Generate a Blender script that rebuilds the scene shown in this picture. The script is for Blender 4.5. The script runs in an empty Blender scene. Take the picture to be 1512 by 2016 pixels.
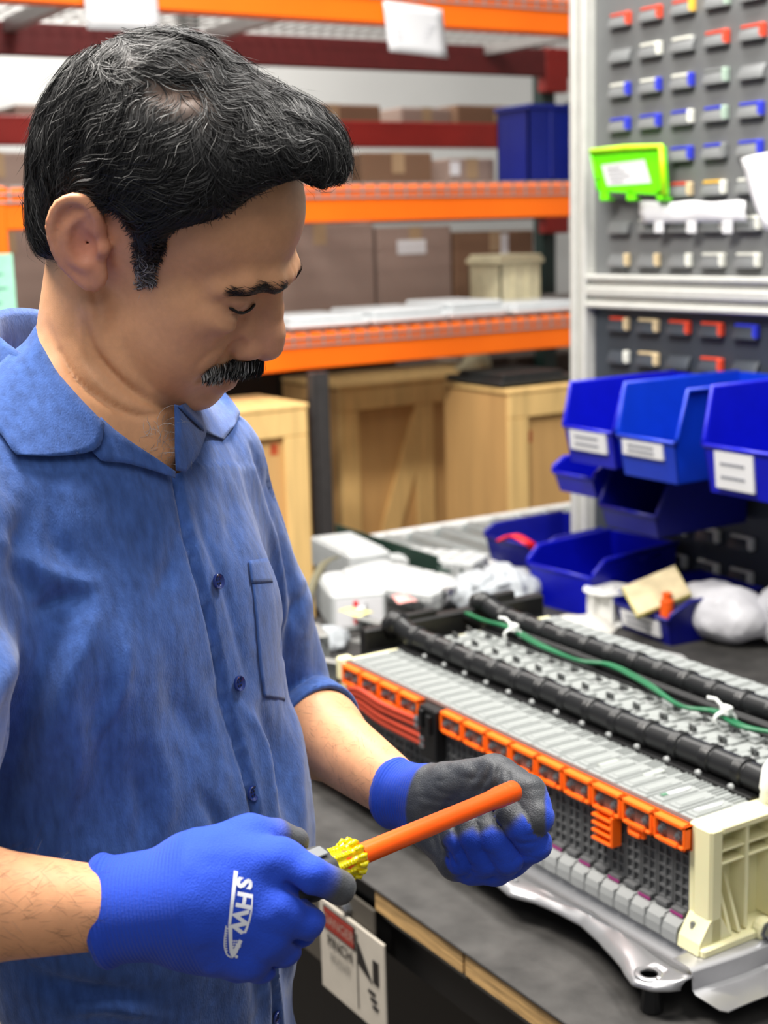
import bpy, bmesh, math, random
import numpy as np
from mathutils import Vector, Matrix
from math import pi, sin, cos, radians
random.seed(7)
RNG = np.random.default_rng(7)
SC = bpy.context.scene
COL = SC.collection

# ------------------------------------------------------------------ camera
CZ = 1.66                                    # lens height above the floor
YAW, PITCH, ROLL, FPX = radians(148.07), radians(11.34), radians(1.68), 2770.0
def _basis():
    f = np.array([cos(YAW)*cos(PITCH), sin(YAW)*cos(PITCH), -sin(PITCH)])
    r = np.array([sin(YAW), -cos(YAW), 0.0])
    d = -np.cross(r, f)
    c, s = cos(ROLL), sin(ROLL)
    return np.array([c*r+s*d, -s*r+c*d, f])
CR = _basis()
CAMO = np.array([0, 0, CZ])
cd = bpy.data.cameras.new('camera')
cam = bpy.data.objects.new('camera', cd)
COL.objects.link(cam)
M = Matrix.Identity(4)
for i in range(3):
    M[i][0], M[i][1], M[i][2], M[i][3] = CR[0][i], -CR[1][i], -CR[2][i], CAMO[i]
cam.matrix_world = M
cd.sensor_fit = 'AUTO'; cd.sensor_width = 36.0
cd.lens = FPX/2016*36.0
cd.clip_start = .05; cd.clip_end = 60
cd.dof.use_dof = True
cd.dof.focus_distance = 1.02
cd.dof.aperture_fstop = 7.5
SC.camera = cam

# ------------------------------------------------------------------ world and light
w = bpy.data.worlds.new('hall'); SC.world = w; w.use_nodes = True
bg = w.node_tree.nodes['Background']
bg.inputs[0].default_value = (.93, .96, 1, 1); bg.inputs[1].default_value = .26
SC.view_settings.view_transform = 'Standard'; SC.view_settings.look = 'None'
SC.view_settings.gamma = 1; SC.view_settings.use_curve_mapping = False
SC.view_settings.exposure = 0.12
def area(name, loc, size, power, aim, color=(1, .97, .92)):
    l = bpy.data.lights.new(name, 'AREA'); l.shape = 'RECTANGLE'
    l.size, l.size_y = size; l.energy = power; l.color = color
    o = bpy.data.objects.new(name, l); COL.objects.link(o)
    o.location = loc
    o.rotation_euler = (Vector(aim)-Vector(loc)).to_track_quat('-Z', 'Y').to_euler()
    return o
area('ceiling_and_fill_light', (-1.42, -.02, 3.4), (.35, 1.2), 140, (-1.05, .45, 1.1), (1, .95, .88))
area('ceiling_and_fill_light', (-.80, 1.55, 3.5), (1.3, .3), 66, (-1.0, 1.2, .9))
area('ceiling_and_fill_light', (-2.6, 1.5, 3.9), (.5, 2.4), 95, (-2.8, 1.6, .9))
area('ceiling_and_fill_light', (.9, -.8, 3.6), (1.4, 1.4), 34, (-.9, .6, 1.1))  # fill added behind the camera, no ceiling lamp known there
area('ceiling_and_fill_light', (-5.9, 2.4, 3.9), (.3, 2.4), 110, (-6.2, 2.4, 1.2))

# ------------------------------------------------------------------ pixel helpers (photo frame 1512 x 2016)
def ray(px, py):
    return CR.T @ np.array([(px-756)/FPX, (py-1008)/FPX, 1.0])
def W(px, py, Z): return CAMO + ray(px, py)*Z
def onz(px, py, z):
    r = ray(px, py); return CAMO + r*((z-CZ)/r[2])
def ony(px, py, y):
    r = ray(px, py); return CAMO + r*(y/r[1])
def onx(px, py, x):
    r = ray(px, py); return CAMO + r*(x/r[0])
def proj(P):
    c = (np.asarray(P, float)-CAMO) @ CR.T
    return np.stack([756+FPX*c[..., 0]/c[..., 2], 1008+FPX*c[..., 1]/c[..., 2]], -1)

# ------------------------------------------------------------------ materials
def lin(h):
    if isinstance(h, str):
        h = h.lstrip('#'); v = [int(h[i:i+2], 16)/255 for i in (0, 2, 4)]
    else: v = h
    return tuple(x/12.92 if x <= .04045 else ((x+.055)/1.055)**2.4 for x in v)
MATS = {}
def mat(name, col, rough=.5, metal=0, var=.12, scale=30, bump=0, bscale=200, stretch=None, spec=.5, trans=0, ior=1.45, attr=None, sheen=0, coat=0, alpha=1, sss=0, emit=0):
    """principled material; colour wanders by a noise, optional fine relief"""
    if name in MATS: return MATS[name]
    m = bpy.data.materials.new(name); m.use_nodes = True; MATS[name] = m
    nt = m.node_tree; N, L = nt.nodes, nt.links
    b = N['Principled BSDF']; c = lin(col)
    tc = N.new('ShaderNodeTexCoord'); co = tc.outputs['Object']
    if stretch:
        mp = N.new('ShaderNodeMapping'); mp.inputs['Scale'].default_value = stretch
        L.new(co, mp.inputs[0]); co = mp.outputs[0]
    nz = N.new('ShaderNodeTexNoise'); nz.inputs['Scale'].default_value = scale; nz.inputs['Detail'].default_value = 4
    L.new(co, nz.inputs['Vector'])
    rp = N.new('ShaderNodeValToRGB')
    rp.color_ramp.elements[0].position = .3; rp.color_ramp.elements[1].position = .7
    rp.color_ramp.elements[0].color = tuple(x*(1-var) for x in c)+(1,)
    rp.color_ramp.elements[1].color = tuple(min(1, x*(1+var)) for x in c)+(1,)
    L.new(nz.outputs['Fac'], rp.inputs[0])
    out = rp.outputs[0]
    if attr:
        at = N.new('ShaderNodeAttribute'); at.attribute_name = attr
        mx = N.new('ShaderNodeMix'); mx.data_type = 'RGBA'; mx.blend_type = 'MULTIPLY'; mx.inputs[0].default_value = 1
        L.new(rp.outputs[0], mx.inputs[6]); L.new(at.outputs['Color'], mx.inputs[7]); out = mx.outputs[2]
    L.new(out, b.inputs['Base Color'])
    b.inputs['Roughness'].default_value = rough; b.inputs['Metallic'].default_value = metal
    b.inputs['Specular IOR Level'].default_value = spec
    b.inputs['Transmission Weight'].default_value = trans; b.inputs['IOR'].default_value = ior
    b.inputs['Sheen Weight'].default_value = sheen; b.inputs['Coat Weight'].default_value = coat
    b.inputs['Alpha'].default_value = alpha
    if sss:
        b.inputs['Subsurface Weight'].default_value = sss
        b.inputs['Subsurface Radius'].default_value = (1, .35, .2); b.inputs['Subsurface Scale'].default_value = .006
    if emit:
        L.new(out, b.inputs['Emission Color']); b.inputs['Emission Strength'].default_value = emit
    if bump:
        n2 = N.new('ShaderNodeTexNoise'); n2.inputs['Scale'].default_value = bscale; n2.inputs['Detail'].default_value = 3
        L.new(co, n2.inputs['Vector'])
        bp = N.new('ShaderNodeBump'); bp.inputs['Strength'].default_value = bump; bp.inputs['Distance'].default_value = .002
        L.new(n2.outputs['Fac'], bp.inputs['Height']); L.new(bp.outputs[0], b.inputs['Normal'])
    return m

# ------------------------------------------------------------------ mesh builder
class MB:
    def __init__(s): s.v = []; s.f = []; s.m = []
    def add(s, vs, fs, m=0):
        o = len(s.v); s.v += [tuple(map(float, q)) for q in vs]
        s.f += [tuple(i+o for i in q) for q in fs]; s.m += [m]*len(fs); return s
    def box(s, lo, hi, bev=0, m=0, T=None):
        x0, y0, z0 = lo; x1, y1, z1 = hi; b = min(bev, (x1-x0)*.45, (y1-y0)*.45, (z1-z0)*.45)
        if b <= 0:
            vs = [(x, y, z) for z in (z0, z1) for y in (y0, y1) for x in (x0, x1)]
            fs = [(0, 2, 3, 1), (4, 5, 7, 6), (0, 1, 5, 4), (2, 6, 7, 3), (0, 4, 6, 2), (1, 3, 7, 5)]
        else:
            idx = {}; vs = []
            for iz in (0, 1):
                for iy in (0, 1):
                    for ix in (0, 1):
                        for a in range(3):
                            p = [(x0, x1)[ix], (y0, y1)[iy], (z0, z1)[iz]]
                            for q in range(3):
                                if q != a: p[q] += b*(1 if (ix, iy, iz)[q] == 0 else -1)
                            idx[(ix, iy, iz, a)] = len(vs); vs.append(tuple(p))
            fs = []
            for a in range(3):
                u, v = (a+1) % 3, (a+2) % 3
                for sd in (0, 1):
                    q = []
                    for (i, j) in ((0, 0), (1, 0), (1, 1), (0, 1)):
                        k = [0, 0, 0]; k[a] = sd; k[u] = i; k[v] = j; q.append(idx[tuple(k)+(a,)])
                    fs.append(q if sd else q[::-1])
                for i in (0, 1):
                    for j in (0, 1):
                        k0 = [0, 0, 0]; k1 = [0, 0, 0]; k0[u] = k1[u] = i; k0[v] = k1[v] = j; k1[a] = 1
                        q = [idx[tuple(k0)+(u,)], idx[tuple(k1)+(u,)], idx[tuple(k1)+(v,)], idx[tuple(k0)+(v,)]]
                        fs.append(q if (i ^ j) else q[::-1])
            for iz in (0, 1):
                for iy in (0, 1):
                    for ix in (0, 1):
                        q = [idx[(ix, iy, iz, a)] for a in range(3)]
                        fs.append(q if (ix+iy+iz) % 2 else q[::-1])
        if T is not None: vs = [T(q) for q in vs]
        return s.add(vs, fs, m)
    def prism(s, poly, y0, y1, axis=1, m=0, T=None):
        """polygon in the two axes left, extruded along axis"""
        n = len(poly)
        def P(a, b, c): return {1: (a, c, b), 0: (c, a, b), 2: (a, b, c)}[axis]
        vs = [P(a, b, y0) for a, b in poly]+[P(a, b, y1) for a, b in poly]
        if T is not None: vs = [T(q) for q in vs]
        return s.add(vs, [tuple(range(n)), tuple(range(2*n-1, n-1, -1))]+[(i, i+n, (i+1) % n+n, (i+1) % n) for i in range(n)], m)
    def tube(s, pts, r, n=8, m=0, cap=True):
        pts = [np.array(p, float) for p in pts]; k = len(pts)
        rr = r if hasattr(r, '__len__') else [r]*k
        o = len(s.v); prev = None
        for i in range(k):
            t = pts[min(i+1, k-1)]-pts[max(i-1, 0)]; t /= np.linalg.norm(t)+1e-12
            if prev is None:
                a = np.cross(t, (0, 0, 1)) if abs(t[2]) < .9 else np.cross(t, (1, 0, 0))
            else: a = prev-t*np.dot(prev, t)
            a /= np.linalg.norm(a)+1e-12; prev = a; b = np.cross(t, a)
            for j in range(n):
                q = pts[i]+rr[i]*(cos(2*pi*j/n)*a+sin(2*pi*j/n)*b); s.v.append(tuple(q))
        for i in range(k-1):
            for j in range(n):
                s.f.append((o+i*n+j, o+i*n+(j+1) % n, o+(i+1)*n+(j+1) % n, o+(i+1)*n+j)); s.m.append(m)
        if cap:
            s.f.append(tuple(o+j for j in range(n))[::-1]); s.f.append(tuple(o+(k-1)*n+j for j in range(n))); s.m += [m, m]
        return s
    def lathe(s, prof, o=(0, 0, 0), ax=(0, 0, 1), n=16, m=0):
        """prof: (radius, height) pairs turned about ax through o"""
        ax = np.array(ax, float); ax /= np.linalg.norm(ax)
        pts = [np.array(o, float)+ax*h for _, h in prof]
        a = np.cross(ax, (0, 0, 1)) if abs(ax[2]) < .9 else np.array([1., 0, 0]); a /= np.linalg.norm(a); b = np.cross(ax, a)
        o0 = len(s.v)
        for (r, h), p in zip(prof, pts):
            for j in range(n): s.v.append(tuple(p+max(r, 1e-5)*(cos(2*pi*j/n)*a+sin(2*pi*j/n)*b)))
        for i in range(len(prof)-1):
            for j in range(n):
                s.f.append((o0+i*n+j, o0+i*n+(j+1) % n, o0+(i+1)*n+(j+1) % n, o0+(i+1)*n+j)); s.m.append(m)
        s.f.append(tuple(o0+j for j in range(n))[::-1]); s.f.append(tuple(o0+(len(prof)-1)*n+j for j in range(n))); s.m += [m, m]
        return s
    def grid(s, G, m=0, thick=0, nrm=None):
        """G[i][j] points; with thick the sheet gets a back and edges"""
        G = np.asarray(G, float); a, b = G.shape[:2]
        if not thick:
            return s.add(G.reshape(-1, 3), [(i*b+j, i*b+j+1, (i+1)*b+j+1, (i+1)*b+j) for i in range(a-1) for j in range(b-1)], m)
        if nrm is None:
            du = np.gradient(G, axis=0); dv = np.gradient(G, axis=1); nrm = np.cross(dv, du)
            nrm /= np.linalg.norm(nrm, axis=-1, keepdims=True)+1e-12
        H = G+nrm*thick
        vs = np.concatenate([H.reshape(-1, 3), G.reshape(-1, 3)]); n = a*b
        fs = [(i*b+j, i*b+j+1, (i+1)*b+j+1, (i+1)*b+j) for i in range(a-1) for j in range(b-1)]
        fs += [tuple(n+q for q in f[::-1]) for f in fs]
        rim = [(i, 0) for i in range(a)]+[(a-1, j) for j in range(1, b)]+[(i, b-1) for i in range(a-2, -1, -1)]+[(0, j) for j in range(b-2, 0, -1)]
        ids = [i*b+j for i, j in rim]
        for q in range(len(ids)):
            p, r = ids[q], ids[(q+1) % len(ids)]; fs.append((p, r, r+n, p+n))
        return s.add(vs, fs, m)
    def build(s, name, mats, parent=None, smooth=False, loc=None, rotz=0, fix=True):
        me = bpy.data.meshes.new(name); me.from_pydata(s.v, [], s.f)
        for mm in (mats if isinstance(mats, (list, tuple)) else [mats]): me.materials.append(mm)
        me.polygons.foreach_set('material_index', s.m)
        if fix and len(s.f) < 40000:
            bm = bmesh.new(); bm.from_mesh(me); bmesh.ops.recalc_face_normals(bm, faces=bm.faces); bm.to_mesh(me); bm.free()
        if smooth is True: me.polygons.foreach_set('use_smooth', [True]*len(s.f))
        elif smooth: me.polygons.foreach_set('use_smooth', [True]*len(s.f)); me.set_sharp_from_angle(angle=radians(smooth))
        me.update()
        o = bpy.data.objects.new(name, me); COL.objects.link(o)
        if parent is not None: o.parent = parent
        if loc is not None: o.location = loc
        if rotz: o.rotation_euler.z = rotz
        return o
def tag(o, label, cat=None, group=None, kind=None):
    if label: o['label'] = label
    if cat: o['category'] = cat
    if group: o['group'] = group
    if kind: o['kind'] = kind
    return o
def empty(name, loc, label, cat, group=None, rotz=0):
    o = bpy.data.objects.new(name, None); COL.objects.link(o); o.location = tuple(map(float, loc)); o.rotation_euler.z = rotz
    o.empty_display_size = .02
    return tag(o, label, cat, group)
def dup(o, name=None, parent=None, loc=None, label=None, rotz=None):
    kids = list(o.children); c = o.copy(); COL.objects.link(c)
    if parent is not None: c.parent = parent
    if loc is not None: c.location = tuple(map(float, loc))
    if rotz is not None: c.rotation_euler.z = rotz
    if label: c['label'] = label
    for k in kids: dup(k, parent=c)
    return c
def text_mesh(name, body, size, m, parent=None, M4=None, extrude=.0003, shear=0, bold=0, align='CENTER', spacing=1):
    cu = bpy.data.curves.new(name, 'FONT'); cu.body = body; cu.size = size; cu.extrude = extrude; cu.shear = shear
    cu.offset = bold; cu.align_x = align; cu.align_y = 'CENTER'; cu.space_character = spacing; cu.resolution_u = 3
    t = bpy.data.objects.new(name, cu); COL.objects.link(t)
    dg = bpy.context.evaluated_depsgraph_get(); dg.update()
    me = bpy.data.meshes.new_from_object(t.evaluated_get(dg)); bpy.data.objects.remove(t); bpy.data.curves.remove(cu)
    me.materials.clear(); me.materials.append(m)
    o = bpy.data.objects.new(name, me); COL.objects.link(o)
    if M4 is not None: me.transform(M4)
    if parent is not None: o.parent = parent
    return o

# ------------------------------------------------------------------ smooth solids: distance fields meshed by surface nets
def smin(a, b, k):
    if k <= 0: return np.minimum(a, b)
    h = np.maximum(k-np.abs(a-b), 0)/k; return np.minimum(a, b)-h*h*k*.25
def smax(a, b, k): return -smin(-a, -b, k)
def cap(P, a, b, ra, rb):
    a = np.asarray(a, float); ba = np.asarray(b, float)-a; pa = P-a
    h = np.clip((pa@ba)/(ba@ba+1e-12), 0, 1)
    return np.linalg.norm(pa-h[:, None]*ba, axis=1)-(ra+(rb-ra)*h)
def sph(P, c, r): return np.linalg.norm(P-np.asarray(c, float), axis=1)-r
def ell(P, c, r, R=None):
    q = P-np.asarray(c, float)
    if R is not None: q = q@R
    r = np.asarray(r, float); k0 = np.linalg.norm(q/r, axis=1); k1 = np.linalg.norm(q/(r*r), axis=1)
    return k0*(k0-1)/(k1+1e-9)
def chain(P, pts, rs, k=.004):
    d = None
    for i in range(len(pts)-1):
        e = cap(P, pts[i], pts[i+1], rs[i], rs[i+1]); d = e if d is None else smin(d, e, k)
    return d
_LAT = RNG.random((32, 32, 32)).astype(np.float32)
def vnoise(P, s):
    q = np.asarray(P, float)*s; i = np.floor(q).astype(int); f = q-i; f = f*f*(3-2*f); i &= 31; j = (i+1) & 31
    g = lambda a, b, c: _LAT[a[:, 0], b[:, 1], c[:, 2]]
    x, y, z = f.T
    l = lambda a, b, t: a+(b-a)*t
    return l(l(l(g(i, i, i), g(j, i, i), x), l(g(i, j, i), g(j, j, i), x), y), l(l(g(i, i, j), g(j, i, j), x), l(g(i, j, j), g(j, j, j), x), y), z)*2-1
def nets(fn, lo, hi, h, B=8):
    lo = np.array(lo, float); n = np.ceil((np.array(hi)-lo)/(h*B)).astype(int)
    g = np.stack(np.meshgrid(*[np.arange(k) for k in n], indexing='ij'), -1).reshape(-1, 3)
    cen = lo+(g+.5)*h*B; dc = fn(cen)
    near = np.abs(dc) < h*B*1.35
    N = n*B; V = np.empty(tuple(n)+(B, B, B), np.float32)
    V[...] = np.sign(dc).reshape(tuple(n)+(1, 1, 1))
    off = np.stack(np.meshgrid(*[np.arange(B)]*3, indexing='ij'), -1).reshape(-1, 3)
    gi = g[near]
    for s in range(0, len(gi), 400):
        q = gi[s:s+400]; P = (lo+(q[:, None, :]*B+off[None])*h).reshape(-1, 3)
        V[q[:, 0], q[:, 1], q[:, 2]] = fn(P).reshape(-1, B, B, B)
    V = V.transpose(0, 3, 1, 4, 2, 5).reshape(tuple(N))
    S = V < 0
    c = [S[a:N[0]-1+a, b:N[1]-1+b, d:N[2]-1+d] for a in (0, 1) for b in (0, 1) for d in (0, 1)]
    cnt = np.zeros(c[0].shape, np.int8)
    for q in c: cnt += q
    act = np.argwhere((cnt > 0) & (cnt < 8))
    idm = np.full(cnt.shape, -1, np.int32); idm[tuple(act.T)] = np.arange(len(act))
    cor = np.array([(a, b, d) for a in (0, 1) for b in (0, 1) for d in (0, 1)])
    val = np.stack([V[act[:, 0]+q[0], act[:, 1]+q[1], act[:, 2]+q[2]] for q in cor], 1)
    acc = np.zeros((len(act), 3)); num = np.zeros(len(act))
    for i in range(8):
        for j in range(i+1, 8):
            if np.abs(cor[i]-cor[j]).sum() != 1: continue
            a, b = val[:, i], val[:, j]; cr = (a < 0) != (b < 0)
            t = np.where(cr, a/np.where(cr, a-b, 1), 0)
            acc += np.where(cr[:, None], cor[i]+(cor[j]-cor[i])*t[:, None], 0); num += cr
    vs = lo+(act+acc/num[:, None])*h
    F = []
    for ax in range(3):
        u, v = (ax+1) % 3, (ax+2) % 3
        sl0 = [slice(1, N[q]-1) for q in range(3)]; sl1 = list(sl0)
        sl0[ax] = slice(0, N[ax]-1); sl1[ax] = slice(1, N[ax])
        a, b = S[tuple(sl0)], S[tuple(sl1)]
        e = np.argwhere(a != b); fl = a[tuple(e.T)]
        base = e.copy(); 
        for q in range(3):
            if q != ax: base[:, q] += 1
        def cell(du, dv):
            q = base.copy(); q[:, u] += du; q[:, v] += dv; return idm[tuple(q.T)]
        Q = np.stack([cell(-1, -1), cell(0, -1), cell(0, 0), cell(-1, 0)], 1)
        Q[~fl] = Q[~fl][:, ::-1]; F.append(Q)
    F = np.concatenate(F); F = F[(F >= 0).all(1)]
    return vs, F
def sgrad(fn, P, e=.0008):
    g = np.stack([fn(P+np.eye(3)[i]*e)-fn(P-np.eye(3)[i]*e) for i in range(3)], 1)
    return g/(np.linalg.norm(g, axis=1, keepdims=True)+1e-12)
def npmesh(name, vs, F, mats, parent=None, smooth=True, attrs=None):
    me = bpy.data.meshes.new(name); F = np.asarray(F); k = F.shape[1]
    me.vertices.add(len(vs)); me.vertices.foreach_set('co', np.asarray(vs, np.float32).ravel())
    me.loops.add(F.size); me.loops.foreach_set('vertex_index', F.astype(np.int32).ravel())
    me.polygons.add(len(F)); me.polygons.foreach_set('loop_start', np.arange(len(F), dtype=np.int32)*k)
    me.update(calc_edges=True)
    for mm in (mats if isinstance(mats, (list, tuple)) else [mats]): me.materials.append(mm)
    if smooth: me.polygons.foreach_set('use_smooth', np.ones(len(F), bool))
    for nm, c in (attrs or {}).items():
        c = np.asarray(c, np.float32)
        if c.ndim == 1: c = np.repeat(c[:, None], 3, 1)
        a = me.attributes.new(nm, 'FLOAT_COLOR', 'POINT')
        a.data.foreach_set('color', np.concatenate([c, np.ones((len(c), 1), np.float32)], 1).ravel())
    me.validate(); me.update()
    o = bpy.data.objects.new(name, me); COL.objects.link(o)
    if parent is not None: o.parent = parent
    return o
def trace(fn, px, py, z0=.6, z1=1.7):
    """first hit of the lens rays through px,py on a distance field"""
    px = np.atleast_1d(np.asarray(px, float)); py = np.atleast_1d(np.asarray(py, float))
    D = np.stack([(px-756)/FPX, (py-1008)/FPX, np.ones(len(px))], 1)@CR; L = np.linalg.norm(D, axis=1, keepdims=True); D = D/L
    t = np.full(len(px), z0)
    for _ in range(90):
        t = np.minimum(t+fn(CAMO+D*t[:, None])*.8, z1*1.2)
    return CAMO+D*t[:, None]
def polydist(Q, pts):
    """distance of 2-D points to a polyline, and the place along it 0..1"""
    pts = np.asarray(pts, float); d = np.full(len(Q), 1e9); s = np.zeros(len(Q)); n = len(pts)-1
    for i in range(n):
        a, b = pts[i], pts[i+1]; ba = b-a; h = np.clip(((Q-a)@ba)/(ba@ba), 0, 1)
        e = np.linalg.norm(Q-a-h[:, None]*ba, axis=1); c = e < d; d[c] = e[c]; s[c] = (i+h[c])/n
    return d, s
def crom(pts, m=4):
    p = np.asarray(pts, float); p = np.vstack([2*p[0]-p[1], p, 2*p[-1]-p[-2]]); out = []
    for i in range(1, len(p)-2):
        for t in np.arange(m)/m:
            out.append(.5*(2*p[i]+(p[i+1]-p[i-1])*t+(2*p[i-1]-5*p[i]+4*p[i+1]-p[i+2])*t*t+(3*p[i]-p[i-1]-3*p[i+1]+p[i+2])*t**3))
    return np.array(out+[p[-2]])
def inpoly(Q, poly):
    x, y = Q[:, 0], Q[:, 1]; r = np.zeros(len(Q), bool); j = len(poly)-1
    for i in range(len(poly)):
        (xi, yi), (xj, yj) = poly[i], poly[j]
        r ^= ((yi > y) != (yj > y)) & (x < (xj-xi)*(y-yi)/((yj-yi) or 1e-9)+xi); j = i
    return r
# ================================================================== SETTING
m_floor = mat('concrete', (.36, .33, .30), .55, var=.25, scale=3, bump=.1)
MB().box((-9, -3, -.1), (3, 8, 0)).build('floor', m_floor)['kind'] = 'structure'
MB().box((-6.6, -3, 0), (-6.5, 8, 4.4)).build('wall_back', mat('white_wall', (.86, .86, .85), .8, var=.03, scale=2))['kind'] = 'structure'
MB().box((-6.5, 5.6, 0), (3, 5.7, 4.4)).build('wall_right', mat('white_wall', (.86, .86, .85)))['kind'] = 'structure'

# ------------------------------------------------------------------ pallet rack
m_or = mat('rack_orange', (1.0, .44, .05), .42, var=.06, scale=5, spec=.4)
m_gr = mat('rack_green', (.08, .17, .15), .5, var=.15, scale=8)
m_red = mat('rack_red', (.58, .13, .10), .55, var=.12, scale=6)
m_wire = mat('zinc_wire', (.70, .69, .68), .4, .6, var=.05)
RX, RX2 = -3.6, -4.62
LEV = [CZ+.585, CZ+.025, CZ-.394]            # undersides of the three front beams
rack = empty('pallet_rack', (RX, 2.0, 0), 'tall storage rack with orange front beams, wire decks and green posts', 'rack')
def rk(mb, nm, m, sm=False):
    o = mb.build(nm, m, rack, sm); o.data.transform(Matrix.Translation((-RX, -2.0, 0))); return o
for z in LEV:
    mb = MB(); mb.box((RX-.04, 1.02, z), (RX, 4.4, z+.105), .004); mb.box((RX-.06, 1.02, z), (RX-.04, 4.4, z+.06), .002)
    rk(mb, 'front_beam', m_or)
    mb = MB(); mb.box((RX2-.04, 1.02, z), (RX2, 4.4, z+.105), .004); rk(mb, 'rear_beam', mat('shaded_red_beam', (.36, .10, .10), .6, var=.1))  # rack red darkened: shade on the rear beams is put into the colour
    mb = MB()                                  # wire deck with its fold over the front beam
    for y in np.arange(1.1, 4.3, .05): mb.box((RX-1.0, y-.0022, z+.106), (RX+.006, y+.0022, z+.1105)); mb.box((RX+.0015, y-.0022, z+.066), (RX+.006, y+.0022, z+.11))
    for x in np.arange(RX-.98, RX, .10): mb.box((x-.0025, 1.06, z+.1105), (x+.0025, 4.3, z+.1155))
    for h in (.068, .088): mb.box((RX+.002, 1.06, z+h), (RX+.0065, 4.3, z+h+.005))
    rk(mb, 'wire_deck', m_wire)['kind'] = 'stuff'
    for y in (1.5, 2.2, 3.4):
        mb = MB(); mb.box((RX2, y, z+.07), (RX-.04, y+.04, z+.105)); rk(mb, 'deck_support', m_wire)
YR = (onx(1078, 150, RX2-.06)[1], 3.22)
for y, yr in ((1.10, 1.10), YR[::-1]):
    for x in (RX-.06, RX2-.05):
        if x < -4: y = yr
        mb = MB(); mb.box((x-.07, y-.035, 0), (x, y+.035, 3.0), .006)
        for k in range(14): mb.box((x, y-.008, 1.0+k*.1), (x+.001, y+.008, 1.03+k*.1))
        p = rk(mb, 'post', m_gr)
    y = 1.10 if yr < 1.5 else 3.22
    for z in LEV:
        mb = MB(); mb.box((RX-.06, y-.045, z-.09), (RX+.004, y-.03+.07, z+.11), .005); mb.tube([(RX, y, z-.06), (RX+.010, y, z-.06)], .008, 8); rk(mb, 'beam_connector', m_or)
        if yr > 2:
            mb = MB(); mb.box((RX2-.05, yr-.06, z-.06), (RX2+.004, yr+.06, z+.11), .005); rk(mb, 'beam_connector', m_red)
    for z in (.4, 2.1):
        mb = MB(); mb.tube([(RX2-.05, yr, z), (RX-.1, y, z)], .014, 6); rk(mb, 'brace', m_gr)
# second rack behind
r2 = empty('pallet_rack', (-5.1, 2.5, 0), 'red beamed rack standing behind the orange front rack', 'rack')
def onrack2(mb, nm, m): o = mb.build(nm, m, r2); o.data.transform(Matrix.Translation((5.1, -2.5, 0))); return o
zb = onx(700, 290, -5.1)[2]
mb = MB(); mb.box((-5.14, .2, zb), (-5.1, 4.6, zb+.105), .004); onrack2(mb, 'front_beam', m_red)
mb = MB(); mb.box((-5.9, .2, zb+.07), (-5.14, 4.6, zb+.1)); onrack2(mb, 'deck', mat('board', (.40, .33, .28), .8))
for y in (.2, 2.4, 4.6):
    mb = MB(); mb.box((-5.19, y-.04, 0), (-5.145, y+.04, 3), .005); onrack2(mb, 'post', m_gr)

# ------------------------------------------------------------------ goods on the racks: (photo rectangle at plane X) -> box standing there
m_taupe = mat('taupe_carton', (.55, .47, .43), .85, var=.08, scale=4, bump=.1, bscale=60)
m_brown = mat('brown_carton', (.45, .34, .26), .85, var=.1, scale=4)
m_paper = mat('paper', (.82, .82, .83), .7, var=.02, scale=5)
m_tape = mat('tape', (.62, .52, .40), .35, var=.04)
def rect(X, x0, y0, x1, y1):
    a, b = onx(x0, (y0+y1)/2, X), onx(x1, (y0+y1)/2, X); t, u = onx((x0+x1)/2, y0, X), onx((x0+x1)/2, y1, X)
    return a[1], b[1], u[2], t[2]
def carton(X, px, dep, m, label, group=None, zbot=None, spot=None, name='carton'):
    y0, y1, z0, z1 = rect(X, *px)
    if zbot is not None: z0 = zbot
    o = empty(name, (X-dep/2, (y0+y1)/2, z0), label, 'carton', group); T = Matrix.Translation((-(X-dep/2), -(y0+y1)/2, -z0))
    q = MB().box((X-dep, y0, z0), (X, y1, z1), .006).build('body', m, o); q.data.transform(T)
    ym = (y0+y1)/2; mb = MB(); mb.box((X-dep, ym-.025, z1-.0005), (X+.0015, ym+.025, z1+.001)); mb.box((X-.0005, ym-.025, z1-.07), (X+.0015, ym+.025, z1)); q = mb.build('tape', m_tape, o); q.data.transform(T)
    if spot:
        a, b, c, d = rect(X, *spot); q = MB().box((X-.001, a, c), (X+.0024, b, d)).build('sticker', m_paper, o); q.data.transform(T)
    return o
S2, S3, SB2 = LEV[1]+.116, LEV[2]+.116, zb+.106
carton(-4.15, (430, 296, 690, 350), .4, m_taupe, 'long taupe carton on the middle shelf behind the man’s forehead', zbot=S2)
carton(-4.2, (714, 300, 852, 350), .3, m_brown, 'shorter brown carton on the middle shelf, second from the blue box', zbot=S2)
carton(-4.1, (882, 312, 975, 350), .3, m_taupe, 'low taupe carton on the middle shelf next to the blue box', zbot=S2, spot=(886, 318, 905, 345))
carton(-4.1, (-80, 300, 62, 350), .4, m_taupe, 'taupe carton on the middle shelf left of the man’s head', zbot=S2)
carton(-5.2, (560, 205, 750, 245), .4, m_brown, 'flat brown carton on the red beam of the back rack, left one', zbot=SB2)
carton(-5.25, (790, 212, 890, 245), .5, m_taupe, 'flat taupe carton on the red beam of the back rack, middle one', zbot=SB2)
carton(-5.2, (900, 208, 1060, 245), .5, m_brown, 'flat brown carton on the red beam behind the blue box', zbot=SB2)
carton(-5.2, (30, 208, 230, 245), .3, m_taupe, 'flat taupe carton on the red beam left of the man’s hair', zbot=SB2)
carton(-4.2, (520, 440, 738, 600), .4, m_taupe, 'big taupe carton on the lower shelf beside the man’s brow', zbot=S3)
carton(-4.2, (745, 446, 890, 600), .4, m_taupe, 'taupe carton with white sticker on the lower shelf', zbot=S3, spot=(782, 472, 838, 500))
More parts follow.
